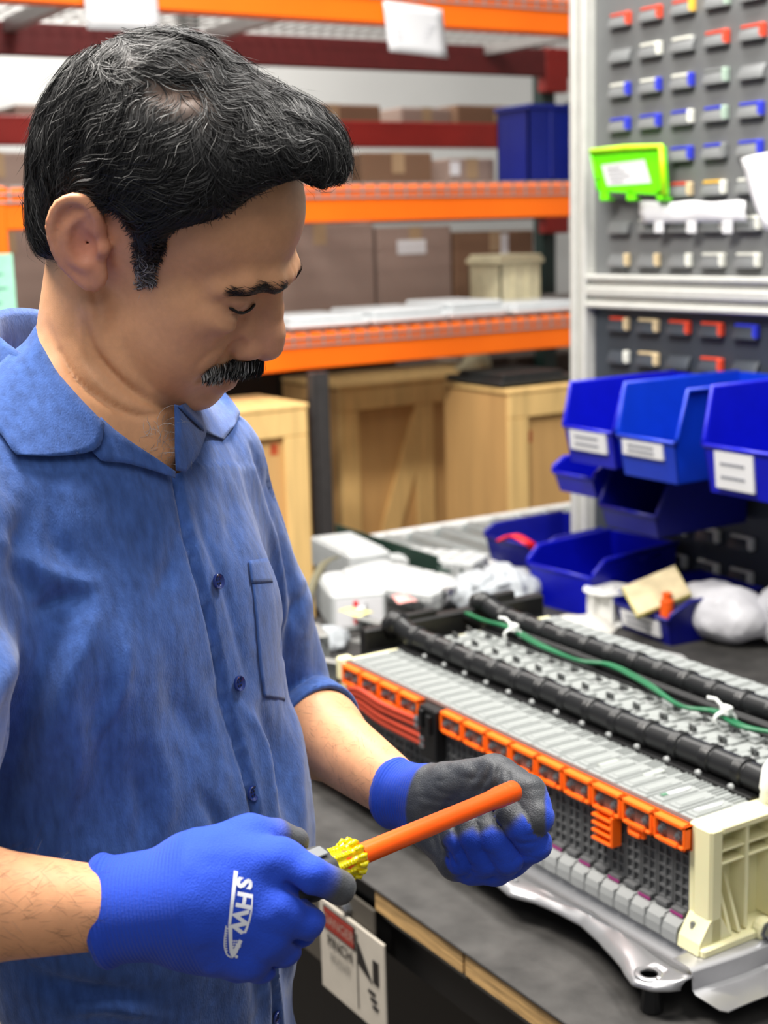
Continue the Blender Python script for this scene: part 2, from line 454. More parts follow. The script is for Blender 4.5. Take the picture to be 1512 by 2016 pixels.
carton(-4.2, (896, 455, 1052, 600), .38, m_brown, 'brown carton standing back behind the cream box', zbot=S3, spot=(985, 460, 1000, 500))
carton(-4.2, (130, 450, 512, 600), .4, m_taupe, 'very long taupe carton on the lower shelf behind the man’s head', zbot=S3)
carton(-4.15, (-90, 452, 122, 610), .4, m_taupe, 'taupe carton on the lower shelf behind the man’s collar', zbot=S3)
m_dark = mat('shaded_carton', (.24, .19, .16), .85, var=.15, scale=4)  # dark tone stands in for shade under the rack; its cartons are added
for i, (a, b, h, lab) in enumerate(((300, 560, 640, 'dark carton added to fill the shade behind the man’s shoulder'), (565, 790, 610, 'tall dark carton added to fill the shade behind the steel post'), (795, 1010, 650, 'dark carton added to fill the shade behind the shaded crate'), (1015, 1300, 630, 'dark carton added to fill the shade behind the right pine crate'))):
    carton(-4.75, (a+4, h+60, b-4, 1200), .28, m_dark, lab, 'big cartons added for shade under the rack', zbot=0.0)
for i, (a, b, h, lab) in enumerate(((470, 640, 470, 'long grey brown carton at the back of the lower shelf, left one'), (645, 850, 452, 'long grey brown carton at the back of the lower shelf, middle one'), (855, 1120, 468, 'long grey brown carton at the back of the lower shelf, right one'), (180, 460, 470, 'long grey brown carton at the back of the lower shelf, behind the head'))):
    carton(-4.62, (a, h, b, 560), .01+.0, m_taupe if i < 2 else m_brown, lab, zbot=S3) if 0 else None
# blue box, cream box and the white slabs
def tub(X, px, dep, m, name, label, cat, z0=None, lid=False):
    y0, y1, zb_, z1 = rect(X, *px); zb_ = z0 if z0 is not None else zb_
    o = empty(name, (X-dep/2, (y0+y1)/2, zb_), label, cat); T = Matrix.Translation((-(X-dep/2), -(y0+y1)/2, -zb_)); t = .006; h = z1-zb_
    mb = MB(); mb.box((X-dep, y0, zb_), (X, y1, zb_+t)); mb.box((X-dep, y0, zb_), (X, y0+t, z1)); mb.box((X-dep, y1-t, zb_), (X, y1, z1)); mb.box((X-t, y0, zb_), (X, y1, z1)); mb.box((X-dep, y0, zb_), (X-dep+t, y1, z1))
    q = mb.build('body', m, o); q.data.transform(T)
    mb = MB(); e = .008
    mb.box((X-dep-e, y0-e, z1-.018), (X+e, y0+t, z1), .003); mb.box((X-dep-e, y1-t, z1-.018), (X+e, y1+e, z1), .003); mb.box((X-t, y0, z1-.018), (X+e, y1, z1), .003); mb.box((X-dep-e, y0, z1-.018), (X-dep+t, y1, z1), .003)
    q = mb.build('rim', m, o); q.data.transform(T)
    for k in (1, 2): 
        yy = y0+(y1-y0)*k/3; q = MB().box((X-.002, yy-.008, zb_+.01), (X+.006, yy+.008, z1-.02), .002).build('rib', m, o); q.data.transform(T)
    if lid: q = MB().box((X-dep, y0, z1), (X+.004, y1, z1+.012), .004).build('lid', m, o); q.data.transform(T)
    return o
m_bb = mat('blue_plastic', (.02, .07, .62), .38, var=.06, scale=6, spec=.45)
tub(-3.8, (1040, 206, 1175, 350), .17, mat('deep_blue_plastic', (.03, .10, .46), .4, var=.15, scale=5), 'storage_box', 'dark blue storage box on the middle shelf of the rack', 'box', S2)
tub(-3.85, (985, 508, 1066, 590), .18, mat('cream_plastic', (.80, .77, .64), .6), 'storage_box', 'small cream box with lid on the lower shelf', 'box', S3, True)
m_teal = mat('teal', (.10, .42, .36), .5)
y0, y1, z0, z1 = rect(-3.72, 975, 572, 1045, 590); q = MB().box((-3.78, y0, S3), (-3.70, y1, S3+.022), .006).box((-3.775, y0+.01, S3+.022), (-3.705, y1-.01, S3+.026), .002).build('case', m_teal); tag(q, 'small flat teal case below the cream box', 'case')
for i, (a, b, t, lab) in enumerate(((556, 715, .034, 'white wrapped slab at the front of the lower shelf, beside the nose'), (720, 868, .040, 'white wrapped slab at the front of the lower shelf, middle one'), (872, 985, .050, 'white wrapped slab at the front of the lower shelf, before the teal case'), (1000, 1140, .032, 'white wrapped slab at the front of the lower shelf, next to the grey frame post'))):
    y0, y1, _, _ = rect(-3.66, a, 600, b, 640); mb = MB(); mb.box((-3.90, y0, S3), (-3.62, y1, S3+t*.55), .006); mb.box((-3.89, y0+.008, S3+t*.55), (-3.625, y1-.015, S3+t), .006)
    tag(mb.build('wrapped_slab', mat('white_wrap', (.82, .84, .85), .4, var=.04, bump=.2, bscale=40)), lab, 'slab', 'white slabs on the lower shelf')
# papers taped to the top beam, mint card on the left post
for px, ang, lab in (((165, 310), 1.5, 'white paper hanging from the top beam above the man’s head'), ((755, 872), 4.5, 'white paper hanging from the top orange beam, right of the man')):
    x0, x1 = px; a, b = onx(x0, 20, RX+.012), onx(x1, 20, RX+.012); zt = LEV[0]+.12 if x0 < 400 else onx(800, 5, RX+.012)[2]; zl = onx((x0+x1)/2, 62 if x0 < 400 else 104, RX+.012)[2]
    G = [[(RX+.012+.006*sin(i*.6)+.02*(j/6)**2*.3, a[1]+(b[1]-a[1])*i/6+.012*j/6*(1 if x0 > 400 else .3), zt+(zl-zt)*j/6-.002*i*(x0 > 400)) for i in range(7)] for j in range(7)]
    mb = MB(); mb.grid(G, 0, .0008); o = tag(mb.build('paper_sheet', m_paper, None, True), lab, 'paper')
    mb = MB()
    for k in range(4): mb.box((RX+.0155+.001*k, a[1]+.04, zt-(zt-zl)*(.45+.1*k)-.002), (RX+.017+.001*k, b[1]-.03-.01*k, zt-(zt-zl)*(.45+.1*k)+.002))
    mb.build('print', mat('faint_print', (.74, .74, .76), .8), o)['kind'] = 'stuff'
a, b = onx(-40, 500, -3.5), onx(38, 668, -3.5)
q = MB().box((-3.504, a[1], b[2]-.1), (-3.5, b[1], onx(0, 500, -3.5)[2]), .001).build('rack_card', mat('mint', (.62, .86, .75), .6)); tag(q, 'mint green card on the rack at the far left', 'card')
mb = MB()
for k in range(5): mb.box((-3.5, a[1]+.012, b[2]+.02+k*.035), (-3.4993, b[1]-.02-.008*(k % 3), b[2]+.026+k*.035))
mb.build('print', mat('mint_print', (.35, .55, .48), .7), q)['kind'] = 'stuff'
# ------------------------------------------------------------------ wooden crates under the rack
m_pine = mat('pine', (.90, .75, .49), .65, var=.14, scale=5, stretch=(8, 8, .8))
m_ply = mat('ply_panel', (.80, .63, .40), .7, var=.1, scale=4, stretch=(5, 5, .7))
def crate(X, px, dep, label, posts=(0, 1), brace=0, rails=True, zb0=0.0, marks=()):
    y0, y1, z0, z1 = rect(X, *px); o = empty('wooden_crate', (X-dep/2, (y0+y1)/2, zb0), label, 'crate'); T = Matrix.Translation((-(X-dep/2), -(y0+y1)/2, -zb0))
    def P(mb, nm, m): q = mb.build(nm, m, o); q.data.transform(T)
    P(MB().box((X-dep, y0, zb0), (X-.02, y1, z1-.005)), 'panel', m_ply)
    w_ = .075
    for f in posts:
        yy = y0+(y1-y0-w_)*f; P(MB().box((X-.02, yy, zb0), (X, yy+w_, z1-w_ if rails else z1), .003), 'plank', m_pine)
    P(MB().box((X-.02, y0, z1-w_), (X+.001, y1, z1), .003), 'plank', m_pine); P(MB().box((X-.02, y0+w_, zb0+.02), (X-.001, y1-w_, zb0+.02+w_), .003), 'plank', m_pine)
    P(MB().box((X-dep, y0-.004, z1), (X+.004, y1+.004, z1+.015), .003), 'lid', m_pine)
    if brace:
        a, b = (y0+w_, zb0+.3), (y0+(y1-y0)*.5, z1-w_); d = np.array([b[0]-a[0], b[1]-a[1]]); d /= np.linalg.norm(d); n_ = np.array([-d[1], d[0]])*.035
        c = [(a[0]+n_[0], a[1]+n_[1]), (b[0]+n_[0], b[1]+n_[1]), (b[0]-n_[0], b[1]-n_[1]), (a[0]-n_[0], a[1]-n_[1])]
        P(MB().prism(c, X-.02, X-.002, 0), 'brace', m_pine)
    for (mx, my, s) in marks:
        q = onx(mx, my, X-.0185); P(MB().box((X-.02, q[1]-s, q[2]-s*1.3), (X-.0185, q[1]+s, q[2]+s*1.3)), 'stamp', mat('red_ink', (.70, .30, .16), .8, var=.3, scale=60))
crate(-3.45, (440, 812, 612, 1180), .3, 'pale pine crate right behind the man’s left shoulder', marks=((540, 885, .012),))
crate(-4.05, (672, 752, 998, 1060), .4, 'big shaded plywood crate with a middle post, under the rack', (0, .49, 1), 1, marks=((962, 830, .02), (900, 920, .012)))
crate(-3.42, (1004, 768, 1180, 1010), .35, 'pale pine crate beside the hanging blue bins', marks=((1040, 860, .014),))
y0, y1, z0, z1 = rect(-3.5, 968, 742, 1125, 760)
tag(MB().box((-3.75, y0, z0+.012), (-3.45, y1, z0+.03), .003).box((-3.72, y0+.03, z0+.03), (-3.48, y1-.05, z0+.045), .003).build('metal_plate', mat('dark_steel', (.22, .23, .23), .4, .5)), 'dark flat steel plate on top of the right pine crate', 'plate')
# pale bag on the shaded crate
c = onx(938, 712, -4.2)
def _bag(P): return smin(ell(P, c+np.array([0, 0, -.01]), (.05, .055, .05))+.006*vnoise(P, 30), ell(P, c+np.array([0, -.04, -.03]), (.04, .06, .03)), .02)
v_, f_ = nets(_bag, c-.14, c+.14, .008); tag(npmesh('cloth_bag', v_, f_, mat('pale_cloth', (.66, .63, .52), .8)), 'crumpled pale bag on top of the shaded crate', 'bag')
a, b = onx(612, 735, -3.5), onx(648, 735, -3.5)
mb = MB(); mb.box((-3.53, a[1], 0), (-3.50, b[1], LEV[2]), .004); mb.box((-3.50, a[1]+.012, 0), (-3.494, b[1]-.012, LEV[2])); mb.box((-3.58, a[1]-.03, 0), (-3.46, b[1]+.03, .012)); tag(mb.build('steel_post', mat('grey_steel', (.27, .26, .26), .5, .4)), 'dark grey steel post between the pine crates', 'post')
# ================================================================== WORKBENCH (top at .90, worker's edge along Y)
TZ = .88; BY0, BY1 = .817, 2.10; BX0, BX1 = -2.46, .35
m_mat = mat('rubber_mat', (.21, .205, .20), .66, var=.38, scale=22, bump=.5, bscale=60, spec=.35)
m_edge = mat('plywood_edge', (.72, .58, .38), .75, var=.40, scale=26, stretch=(.6, 1, 9), bump=.3, bscale=80)
m_blk = mat('black_steel', (.03, .03, .032), .55, var=.2)
m_stl = mat('brushed_steel', (.42, .42, .41), .42, .7, var=.15, scale=12)
m_pl = mat('grey_painted_steel', (.34, .32, .29), .5, .3, var=.12, scale=10)
m_bolt = mat('zinc_bolt', (.62, .63, .64), .28, .9, var=.08)
bench = empty('workbench', (BX0/2+BX1/2, (BY0+BY1)/2, 0), 'workbench with black rubber mat over a plywood top with bare edge', 'workbench')
BT = Matrix.Translation(-bench.location)
def bn(mb, nm, m, sm=False, par=bench):
    o = mb.build(nm, m, par, sm); o.data.transform(BT); return o
bn(MB().box((BX0, BY0-.003, TZ-.004), (BX1, BY1, TZ), .001), 'rubber_mat', m_mat)
xs = onz(932, 1885, TZ-.015)[0]; xl = onz(742, 1765, TZ-.015)[0]
for a, b in ((xl, xs-.002), (xs+.002, BX1)): bn(MB().box((a, BY0, TZ-.032), (b, BY1, TZ-.005), .0012), 'plywood_sheet', m_edge)
bn(MB().box((BX0, BY0+.004, TZ-.026), (xl-.001, BY1, TZ-.006), .001), 'plywood_sheet', m_blk)
bn(MB().box((xl, BY0+.006, TZ-.042), (xs-.003, BY0+.02, TZ-.033), .001), 'edge_strip', m_stl); bn(MB().box((xs+.003, BY0+.006, TZ-.042), (BX1, BY0+.02, TZ-.033), .001), 'edge_strip', m_stl)
bn(MB().box((BX0+.02, BY0+.02, TZ-.10), (BX1, BY0+.06, TZ-.042), .002), 'front_rail', m_blk)
bn(MB().box((BX0+.02, BY0+.12, .08), (BX1, BY0+.14, TZ-.10), .002), 'dark_void_panel', m_blk)  # black sheet added to stand for the dark void under the bench
for x in (BX0+.05, BX1-.1):
    for y in (BY0+.06, BY1-.1): bn(MB().box((x, y, 0), (x+.06, y+.05, TZ-.036), .003).box((x-.02, y-.02, 0), (x+.08, y+.07, .008)), 'leg', m_blk)
# grey plate with a bolt, at the left of the worker's edge
a, b = ony(560, 1690, BY0-.004), ony(760, 1900, BY0-.004)
xa, xb = ony(600, 1700, BY0)[0], ony(745, 1830, BY0)[0]
o = bn(MB().box((xa-.05, BY0-.006, TZ-.16), (xb, BY0-.001, TZ-.028), .002), 'face_plate', m_pl)
p = ony(686, 1786, BY0-.006); bn(MB().lathe([(.009, 0), (.009, .002), (.0058, .0022), (.0066, .006), (.0045, .009), (.001, .0095)], p, (0, -1, 0), 6), 'bolt', m_bolt)
# warning sign
sy = BY0-.012; A, B, C, D = ony(627, 1766, sy), ony(755, 1858, sy), ony(755, 2032, sy), ony(627, 1944, sy)
x0, x1, z1, z0 = A[0], B[0], (A[2]+B[2])/2, (C[2]+D[2])/2
sign = empty('warning_sign', (x0, sy, z0), 'white DANGER PINCH warning sign on the bench front', 'sign')
def sg(mb, nm, m, par=sign): o = mb.build(nm, m, par); o.data.transform(Matrix.Translation((-x0, -sy, -z0))); return o
w_, h_ = x1-x0, z1-z0
sg(MB().box((x0, sy, z0), (x1, sy+.004, z1), .0015), 'board', mat('sign_white', (.74, .71, .66), .5, var=.05))
sg(MB().box((x0+.03, sy+.004, z1-.05), (x0+.05, BY0-.006, z1-.03)), 'bracket', m_blk)
sg(MB().box((x0+w_*.08, sy-.0012, z1-h_*.30), (x0+w_*.58, sy+.001, z1-h_*.05), .0004), 'header', mat('sign_black', (.10, .09, .09), .5))
sg(MB().box((x0+w_*.10, sy-.0018, z1-h_*.285), (x0+w_*.56, sy, z1-h_*.065), .0004), 'header_field', mat('sign_red', (.55, .17, .13), .5, var=.1))
sg(MB().box((x0+w_*.60, sy-.0014, z0+h_*.10), (x0+w_*.605, sy, z1-h_*.1)), 'divider', mat('sign_black', (.10, .09, .09)))
Msg = lambda x, z, s: Matrix.Translation((x-x0, -.0022, z-z0)) @ Matrix.Rotation(pi/2, 4, 'X') @ Matrix.Scale(s, 4)
mk = mat('sign_black', (.10, .09, .09))
text_mesh('lettering', 'DANGER', 1, mat('sign_cream', (.66, .55, .50), .5), sign, Msg(x0+w_*.33, z1-h_*.175, .019))
text_mesh('lettering', 'PINCH', 1, mk, sign, Msg(x0+w_*.34, z1-h_*.40, .021), bold=.02)
for k, t in enumerate(('POINT', )): text_mesh('lettering', t, 1, mat('sign_grey', (.55, .53, .50), .5), sign, Msg(x0+w_*.34, z1-h_*.57, .017), bold=.01)
sg(MB().prism([(x0+w_*.62, z1-h_*.18), (x0+w_*.82, z1-h_*.50), (x0+w_*.62, z1-h_*.40)], sy-.0014, sy, 1), 'symbol', mk)
sg(MB().box((x0+w_*.84, sy-.0014, z1-h_*.48), (x0+w_*.92, sy, z1-h_*.24)), 'symbol', mk)
for k in range(3): sg(MB().box((x0+w_*(.76+.03*k), sy-.0014, z1-h_*(.62+.07*k)), (x0+w_*(.86+.02*k), sy, z1-h_*(.59+.07*k))), 'symbol', mk)

# ------------------------------------------------------------------ roller conveyor beyond the bench end
m_roll = mat('galvanised_roller', (.52, .55, .55), .38, .5, var=.08)
cx0, cx1, cy0, cy1 = -2.98, -2.54, 1.70, 2.75
conv = empty('roller_conveyor', ((cx0+cx1)/2, (cy0+cy1)/2, 0), 'grey roller conveyor with white rails between bench and rack', 'conveyor')
CT = Matrix.Translation(-conv.location)
def cv(mb, nm, m, sm=False): o = mb.build(nm, m, conv, sm); o.data.transform(CT); return o
for x in (cx0, cx1-.03): cv(MB().box((x, cy0, .80), (x+.03, cy1, .905), .004), 'rail', mat('white_rail', (.80, .80, .79), .5))
for k in range(12):
    y = cy0+.06+k*.086; cv(MB().tube([(cx0+.025, y, .872), (cx1-.025, y, .872)], .032, 12), 'roller', m_roll, 40)
for x in (cx0, cx1-.04):
    for y in (cy0+.05, cy1-.1): cv(MB().box((x, y, 0), (x+.04, y+.04, .80), .003), 'leg', m_stl)
# dark green angle bar
p0_, p1_ = onz(645, 1062, TZ+.035), onz(880, 1122, TZ+.035)
yb = (p0_[1]+p1_[1])/2
mb = MB(); mb.box((p0_[0], yb-.003, TZ+.026), (p1_[0], yb+.003, TZ+.07), .001); mb.box((p0_[0], yb, TZ+.026), (p1_[0], yb+.04, TZ+.031), .001)
for k in range(7): mb.tube([(p0_[0]+.06+k*.08, yb-.004, TZ+.055), (p0_[0]+.06+k*.08, yb-.0028, TZ+.055)], .006, 8)
tag(mb.build('angle_bar', mat('dark_green_steel', (.12, .22, .18), .5, .2)), 'dark green steel angle bar lying behind the white modules', 'bar')

# ------------------------------------------------------------------ white battery modules and clutter left of the pack
m_wm = mat('white_module', (.70, .71, .71), .5, var=.05, bump=.05); m_lg = mat('light_grey_plastic', (.60, .61, .61), .5, var=.06)
def spare(px, py, z, rz, L, Wd, H, label, lab=False, tilt=0):
    c = onz(px, py, z); o = empty('spare_module', c, label, 'battery module', 'white modules left of the pack', rz); o.rotation_euler.y = tilt
    mb = MB(); mb.box((-L/2, -Wd/2, 0), (L/2, Wd/2, H), .004); mb.build('case', m_wm, o)
    mb = MB()
    for k in range(5): mb.box((-L/2+.02+k*(L-.04)/5, -Wd/2+.004, H-.001), (-L/2+.02+(k+.82)*(L-.04)/5, Wd/2-.004, H+.004), .0015)
    mb.build('cell_ridges', m_wm, o)['kind'] = 'stuff'
    mb = MB()
    for k in range(12): mb.box((-L/2+.01+k*(L-.02)/12, -Wd/2-.003, .006), (-L/2+.014+k*(L-.02)/12, -Wd/2+.001, H-.006))
    mb.build('side_ribs', m_lg, o)['kind'] = 'stuff'
    for s in (-1, 1): MB().box((s*L/2-.004, -.012, H*.5), (s*L/2+.014 if s > 0 else s*L/2+.004, .012, H*.5+.012), .002).box((min(s*L/2, s*(L/2+.014)), -.008, H*.2), (max(s*L/2, s*(L/2+.014)), .008, H*.4), .002).build('terminal', m_bolt, o)
    if lab:
        s = MB().box((L/2-.001, -Wd/2+.008, .01), (L/2+.0012, Wd/2-.008, H-.01)).build('label', m_paper, o)
        MB().box((L/2, -.012, .014), (L/2+.002, -.002, H-.014)).build('red_stripe', mat('stripe_red', (.80, .16, .16), .5), s)
        MB().box((L/2, .012, .02), (L/2+.002, .016, H-.02)).build('grey_stripe', mat('stripe_grey', (.6, .6, .6), .5), s)
    return o
spare(690, 1215, TZ, radians(-20), .20, .11, .075, 'white battery module with red striped label, nearest the man’s arm', True)
spare(790, 1178, TZ, radians(10), .26, .11, .055, 'flat white battery module behind the black end bracket')
spare(775, 1165, TZ+.058, radians(22), .25, .10, .022, 'thin white module lid on top of the flat module')
spare(690, 1128, TZ, radians(-8), .24, .10, .070, 'white battery module under the green bar')
spare(860, 1130, TZ, radians(32), .22, .10, .045, 'white battery module behind the clear bag')
LUMPS = {}
def lump(name, c, r, amp, fr, m, label, cat, flat=0, seed=0, vox=.004):
    c = np.array(c); r = np.array(r)
    f = lambda P: np.maximum(ell(P, c, r)+amp*(np.abs(vnoise(P+seed, fr))*1.4+.5*vnoise(P+seed, fr*2.3)+.25*vnoise(P+seed, fr*5)), (c[2]-r[2]*.8)-P[:, 2])
    LUMPS[label] = f
    v, F = nets(f, c-r*1.35, c+r*1.35, vox); return tag(npmesh(name, v, F, m), label, cat)
m_bag = mat('clear_bag', (.74, .76, .78), .22, var=.05, trans=.35, spec=.6, ior=1.2, bump=.5, bscale=45)
c = onz(950, 1170, TZ+.03); lump('plastic_bag', c+np.array([0, .03, .005]), (.085, .11, .052), .012, 26, m_bag, 'crumpled clear plastic bag behind the black end bracket', 'bag', seed=3)
mb = MB(); q = [onz(x, y, z) for x, y, z in ((600, 1215, TZ+.015), (612, 1160, TZ+.06), (636, 1112, TZ+.097), (662, 1098, TZ+.104))]
for i, p in enumerate(q): q[i] = p
pts = crom(q, 5); G = [[p+np.array([0.0, d, 0]) for d in (-.012, .012)] for p in pts]; mb.grid(G, 0, .003)
tag(mb.build('strap', mat('olive_webbing', (.42, .40, .32), .85, bump=.3, bscale=300), None, True), 'bent olive webbing strap leaning on the white modules', 'strap')
for (x, y, z, rz, c_, lab) in ((700, 1206, TZ+.081, .2, (.86, .82, .52), 'pale yellow slip of paper on the white modules'), (795, 1180, TZ+.083, -.3, (.90, .62, .60), 'pale pink slip of paper on the white modules')):
    p = onz(x, y, z); G = [[(-.03+.06*i/4, -.018+.036*j/3, .001+.002*sin(i*1.5+j)) for i in range(5)] for j in range(4)]
    mb = MB(); mb.grid(G, 0, .0006); tag(mb.build('paper_slip', mat('slip'+lab[5:9], c_, .7), None, True, p, rz), lab, 'paper')
# steel brackets by the man's elbow
def bracket(px, py, z, rz, w_, h_, label):
    c = onz(px, py, z); mb = MB(); t = .002
    mb.box((-w_/2, -t, 0), (w_/2, 0, h_), .0006); mb.box((-w_/2, -.03, 0), (w_/2, 0, t), .0006); mb.box((-w_/2, -.02, h_-t), (w_/2, 0, h_), .0006)
    o = mb.build('steel_bracket', m_lgs, None, False, c, rz); tag(o, label, 'bracket', 'loose steel brackets')
    for k in (-1, 0, 1): MB().lathe([(.006, 0), (.006, .0008), (.0035, .0009)], (k*w_*.3, -t, h_*.6), (0, -1, 0), 12).build('hole_rim', m_blk, o)
m_lgs = mat('galvanised_sheet', (.60, .61, .60), .4, .5, var=.12, scale=20)
bracket(672, 1395, TZ, .45, .10, .085, 'tall grey steel bracket standing by the left end of the pack')
bracket(640, 1300, TZ, -.3, .09, .06, 'short grey steel bracket behind the rolled sleeve')
bracket(735, 1262, TZ, .2, .07, .045, 'small steel bracket against the black end bracket')
lump('plastic_bag', onz(635, 1262, TZ+.015), (.05, .06, .028), .008, 40, m_bag, 'small clear bag squeezed behind the man’s sleeve', 'bag', seed=9)

# ------------------------------------------------------------------ bags, spool, cover and pen right of the pack
m_wbag = mat('white_bag', (.84, .84, .86), .32, var=.05, trans=.15, ior=1.2, bump=.35, bscale=50)
m_ink = mat('bag_print', (.75, .20, .22), .6)
o = lump('plastic_bag', onz(1392, 1262, TZ)+np.array([.0, .035, .050]), (.110, .068, .060), .009, 13, m_wbag, 'white plastic bag of parts on the bench below the louvres', 'bag', seed=5)
o = lump('plastic_bag', onz(1500, 1262, TZ)+np.array([.055, .02, .058]), (.078, .062, .068), .009, 14, m_wbag, 'white plastic bag with red print at the right edge', 'bag', seed=7)
def cover():
    G = []
    for i in range(9):
        r = (i/8); G.append([(r*.112*cos(t)*(1+.06*sin(3*t)), r*.075*sin(t), .006+.022*(1-r**2.2)+.003*sin(5*t)*r) for t in np.linspace(0, 2*pi, 29)])
    mb = MB(); mb.grid(G); G2 = [[(x, y, 0.0005) for x, y, z in G[-1]], G[-1]]; mb.grid(G2); return mb
c = onz(1132, 1246, TZ); tag(cover().build('plastic_cover', mat('white_cover', (.76, .75, .72), .5, var=.06), None, True, c, radians(-62)), 'shallow white plastic cover lying behind the battery pack', 'cover')
c = onz(1197, 1224, TZ)
sp = empty('spool', c, 'empty white plastic spool standing between two blue bins', 'spool')
mb = MB(); mb.lathe([(.048, 0), (.050, .003), (.048, .006), (.028, .008), (.028, .062), (.048, .064), (.050, .067), (.048, .070), (.012, .070), (.012, .066)], n=28); mb.build('reel', mat('white_reel', (.85, .85, .84), .4), sp, 40)
for k in range(6):
    t = k*pi/3; MB().box((-.003, .019, .008), (.003, .044, .062), .001, T=lambda p: (p[0]*cos(t)-p[1]*sin(t), p[0]*sin(t)+p[1]*cos(t), p[2])).build('spoke', mat('white_reel', (.85, .85, .84)), sp)
a, b = onz(1244, 1275, TZ+.006), onz(1352, 1297, TZ+.006)
mb = MB(); d = (b-a)/np.linalg.norm(b-a); mb.lathe([(.002, 0), (.006, .004), (.006, .03), (.0052, .031), (.0052, np.linalg.norm(b-a)-.012), (.001, np.linalg.norm(b-a))], a, d, 10); tag(mb.build('marker_pen', mat('grey_pen', (.62, .62, .62), .4), None, 40), 'grey pen lying behind the battery pack', 'pen')
# ================================================================== LOUVRED PANEL at the back of the bench
PY = 2.06
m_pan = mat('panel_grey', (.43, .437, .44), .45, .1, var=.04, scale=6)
m_alu = mat('aluminium_profile', (.78, .78, .76), .4, .25, var=.05)
X0 = ony(1157, 550, PY)[0]; X1 = .2
zr1, zr2 = ony(1300, 560, PY)[2], ony(1300, 592, PY)[2]
fr = empty('louvred_panel', (X0, PY, TZ), 'tall grey louvred panel in an aluminium frame behind the bench', 'panel')
FT = Matrix.Translation(-fr.location)
def fp(mb, nm, m, sm=False, par=fr): o = mb.build(nm, m, par, sm); o.data.transform(FT); return o
def profile(lo, hi, ax):
    """slotted square bar"""
    mb = MB(); (x0, y0, z0), (x1, y1, z1) = lo, hi
    if ax == 2:
        w_ = x1-x0; g = w_*.18; c = (x0+x1)/2
        mb.box((x0, y0, z0), (c-g, y1, z1), .003).box((c+g, y0, z0), (x1, y1, z1), .003).box((c-g, y0+.012, z0), (c+g, y1, z1))
        cy = (y0+y1)/2; mb.box((x0-.0005, y0, z0), (x0+.002, cy-g, z1)).box((x0-.0005, cy+g, z0), (x0+.002, y1, z1))
    else:
        w_ = z1-z0; g = w_*.18; c = (z0+z1)/2
        mb.box((x0, y0, z0), (x1, y1, c-g), .003).box((x0, y0, c+g), (x1, y1, z1), .003).box((x0, y0+.012, c-g), (x1, y1, c+g))
    return mb
PW = .048
fp(profile((X0-PW/2, PY-.03, TZ), (X0+PW/2, PY+.018, 2.55), 2), 'frame_post', m_alu)
for z in (zr1, zr2): fp(profile((X0+PW/2, PY-.028, z-.019), (X1, PY+.018, z+.019), 0), 'frame_rail', m_alu)
fp(profile((X0+PW/2, PY-.028, 2.5), (X1, PY+.018, 2.54), 0), 'frame_rail', m_alu)
zb0 = TZ+.012
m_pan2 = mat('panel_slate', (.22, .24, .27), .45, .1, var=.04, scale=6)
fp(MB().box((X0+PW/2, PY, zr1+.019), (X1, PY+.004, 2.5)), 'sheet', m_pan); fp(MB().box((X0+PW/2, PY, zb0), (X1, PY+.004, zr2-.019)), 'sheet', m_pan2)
zrow0, zrow7 = ony(1217, 42, PY-.01)[2], ony(1217, 514, PY-.01)[2]; dz = (zrow0-zrow7)/7
xc0, xc4 = ony(1217, 515, PY-.01)[0], ony(1470, 515, PY-.01)[0]; dxc = (xc4-xc0)/4
LC = {'r': (.80, .26, .16), 'w': (.84, .84, .80), 'b': (.16, .20, .72), 't': (.78, .70, .55), 'g': (.45, .46, .46), 'e': (.60, .68, .62), 'y': (.86, .68, .22), 'd': (.28, .285, .29)}
CODE = ['rr rr ry de dd', 'dd ww wd rr rr', 'wb wb wb ge dd', 'bb bb bw be bb', 'bb bb bb bg bb', 'dd dd rt yw ww', 'dd ww ww ww ww', 'dt dt dw ww ww']
CODE2 = ['rt tt rr rr bb', 'dw tt dd rr dd']+['ww ww ww ww ww']*12
def louvre_mesh(nm, mm):
    mb = MB(); w_ = .062; n = 6
    prof = [(-.013*sin(pi*i/n*.5)**1-.001, .014-.026*(i/n)) for i in range(n+1)]      # bulges out and down
    G = [[(-w_/2, y, z) for y, z in prof], [(-w_/2+.004, y-.002, z) for y, z in prof], [(w_/2-.004, y-.002, z) for y, z in prof], [(w_/2, y, z) for y, z in prof]]
    mb.grid(G, 0, .0012); mb.add([(-w_/2, .0, .014)]+[(-w_/2, y, z) for y, z in prof]+[(-w_/2, 0, -.012)], [tuple(range(n+3))]); mb.add([(w_/2, .0, .014)]+[(w_/2, y, z) for y, z in prof]+[(w_/2, 0, -.012)], [tuple(range(n+3))])
    o = mb.build(nm, mm, fr, 40); return o
def strip_mesh(which):
    mb = MB(); w_ = .062
    if which == 0: mb.box((-w_/2+.001, -.0095, .0105), (w_/2-.006, -.001, .0165), .0015)
    else: mb.box((w_/2-.0095, -.0165, -.0110), (w_/2+.0012, -.002, .0160), .002)
    return mb
lv = {}
def louvre(x, z, code, m):
    key = m.name
    if key not in lv: o = louvre_mesh('louvre', m); lv[key] = o
    else: o = lv[key].copy(); COL.objects.link(o)
    o.location = (x-X0, 0, z-TZ)
    for i, c in enumerate(code):
        if c == 'd': continue
        k = ('s', i, c)
        if k not in lv:
            s = strip_mesh(i).build('coloured_edge', mat('edge_'+c, LC[c], .45), o); lv[k] = s  # coloured strips on the louvre's top and right end
        else: s = lv[k].copy(); COL.objects.link(s); s.parent = o
    return o
for r, row in enumerate(CODE):
    for c, code in enumerate(row.split()): louvre(xc0+c*dxc, zrow0-r*dz, code, m_pan)
zl0 = ony(1217, 640, PY-.01)[2]
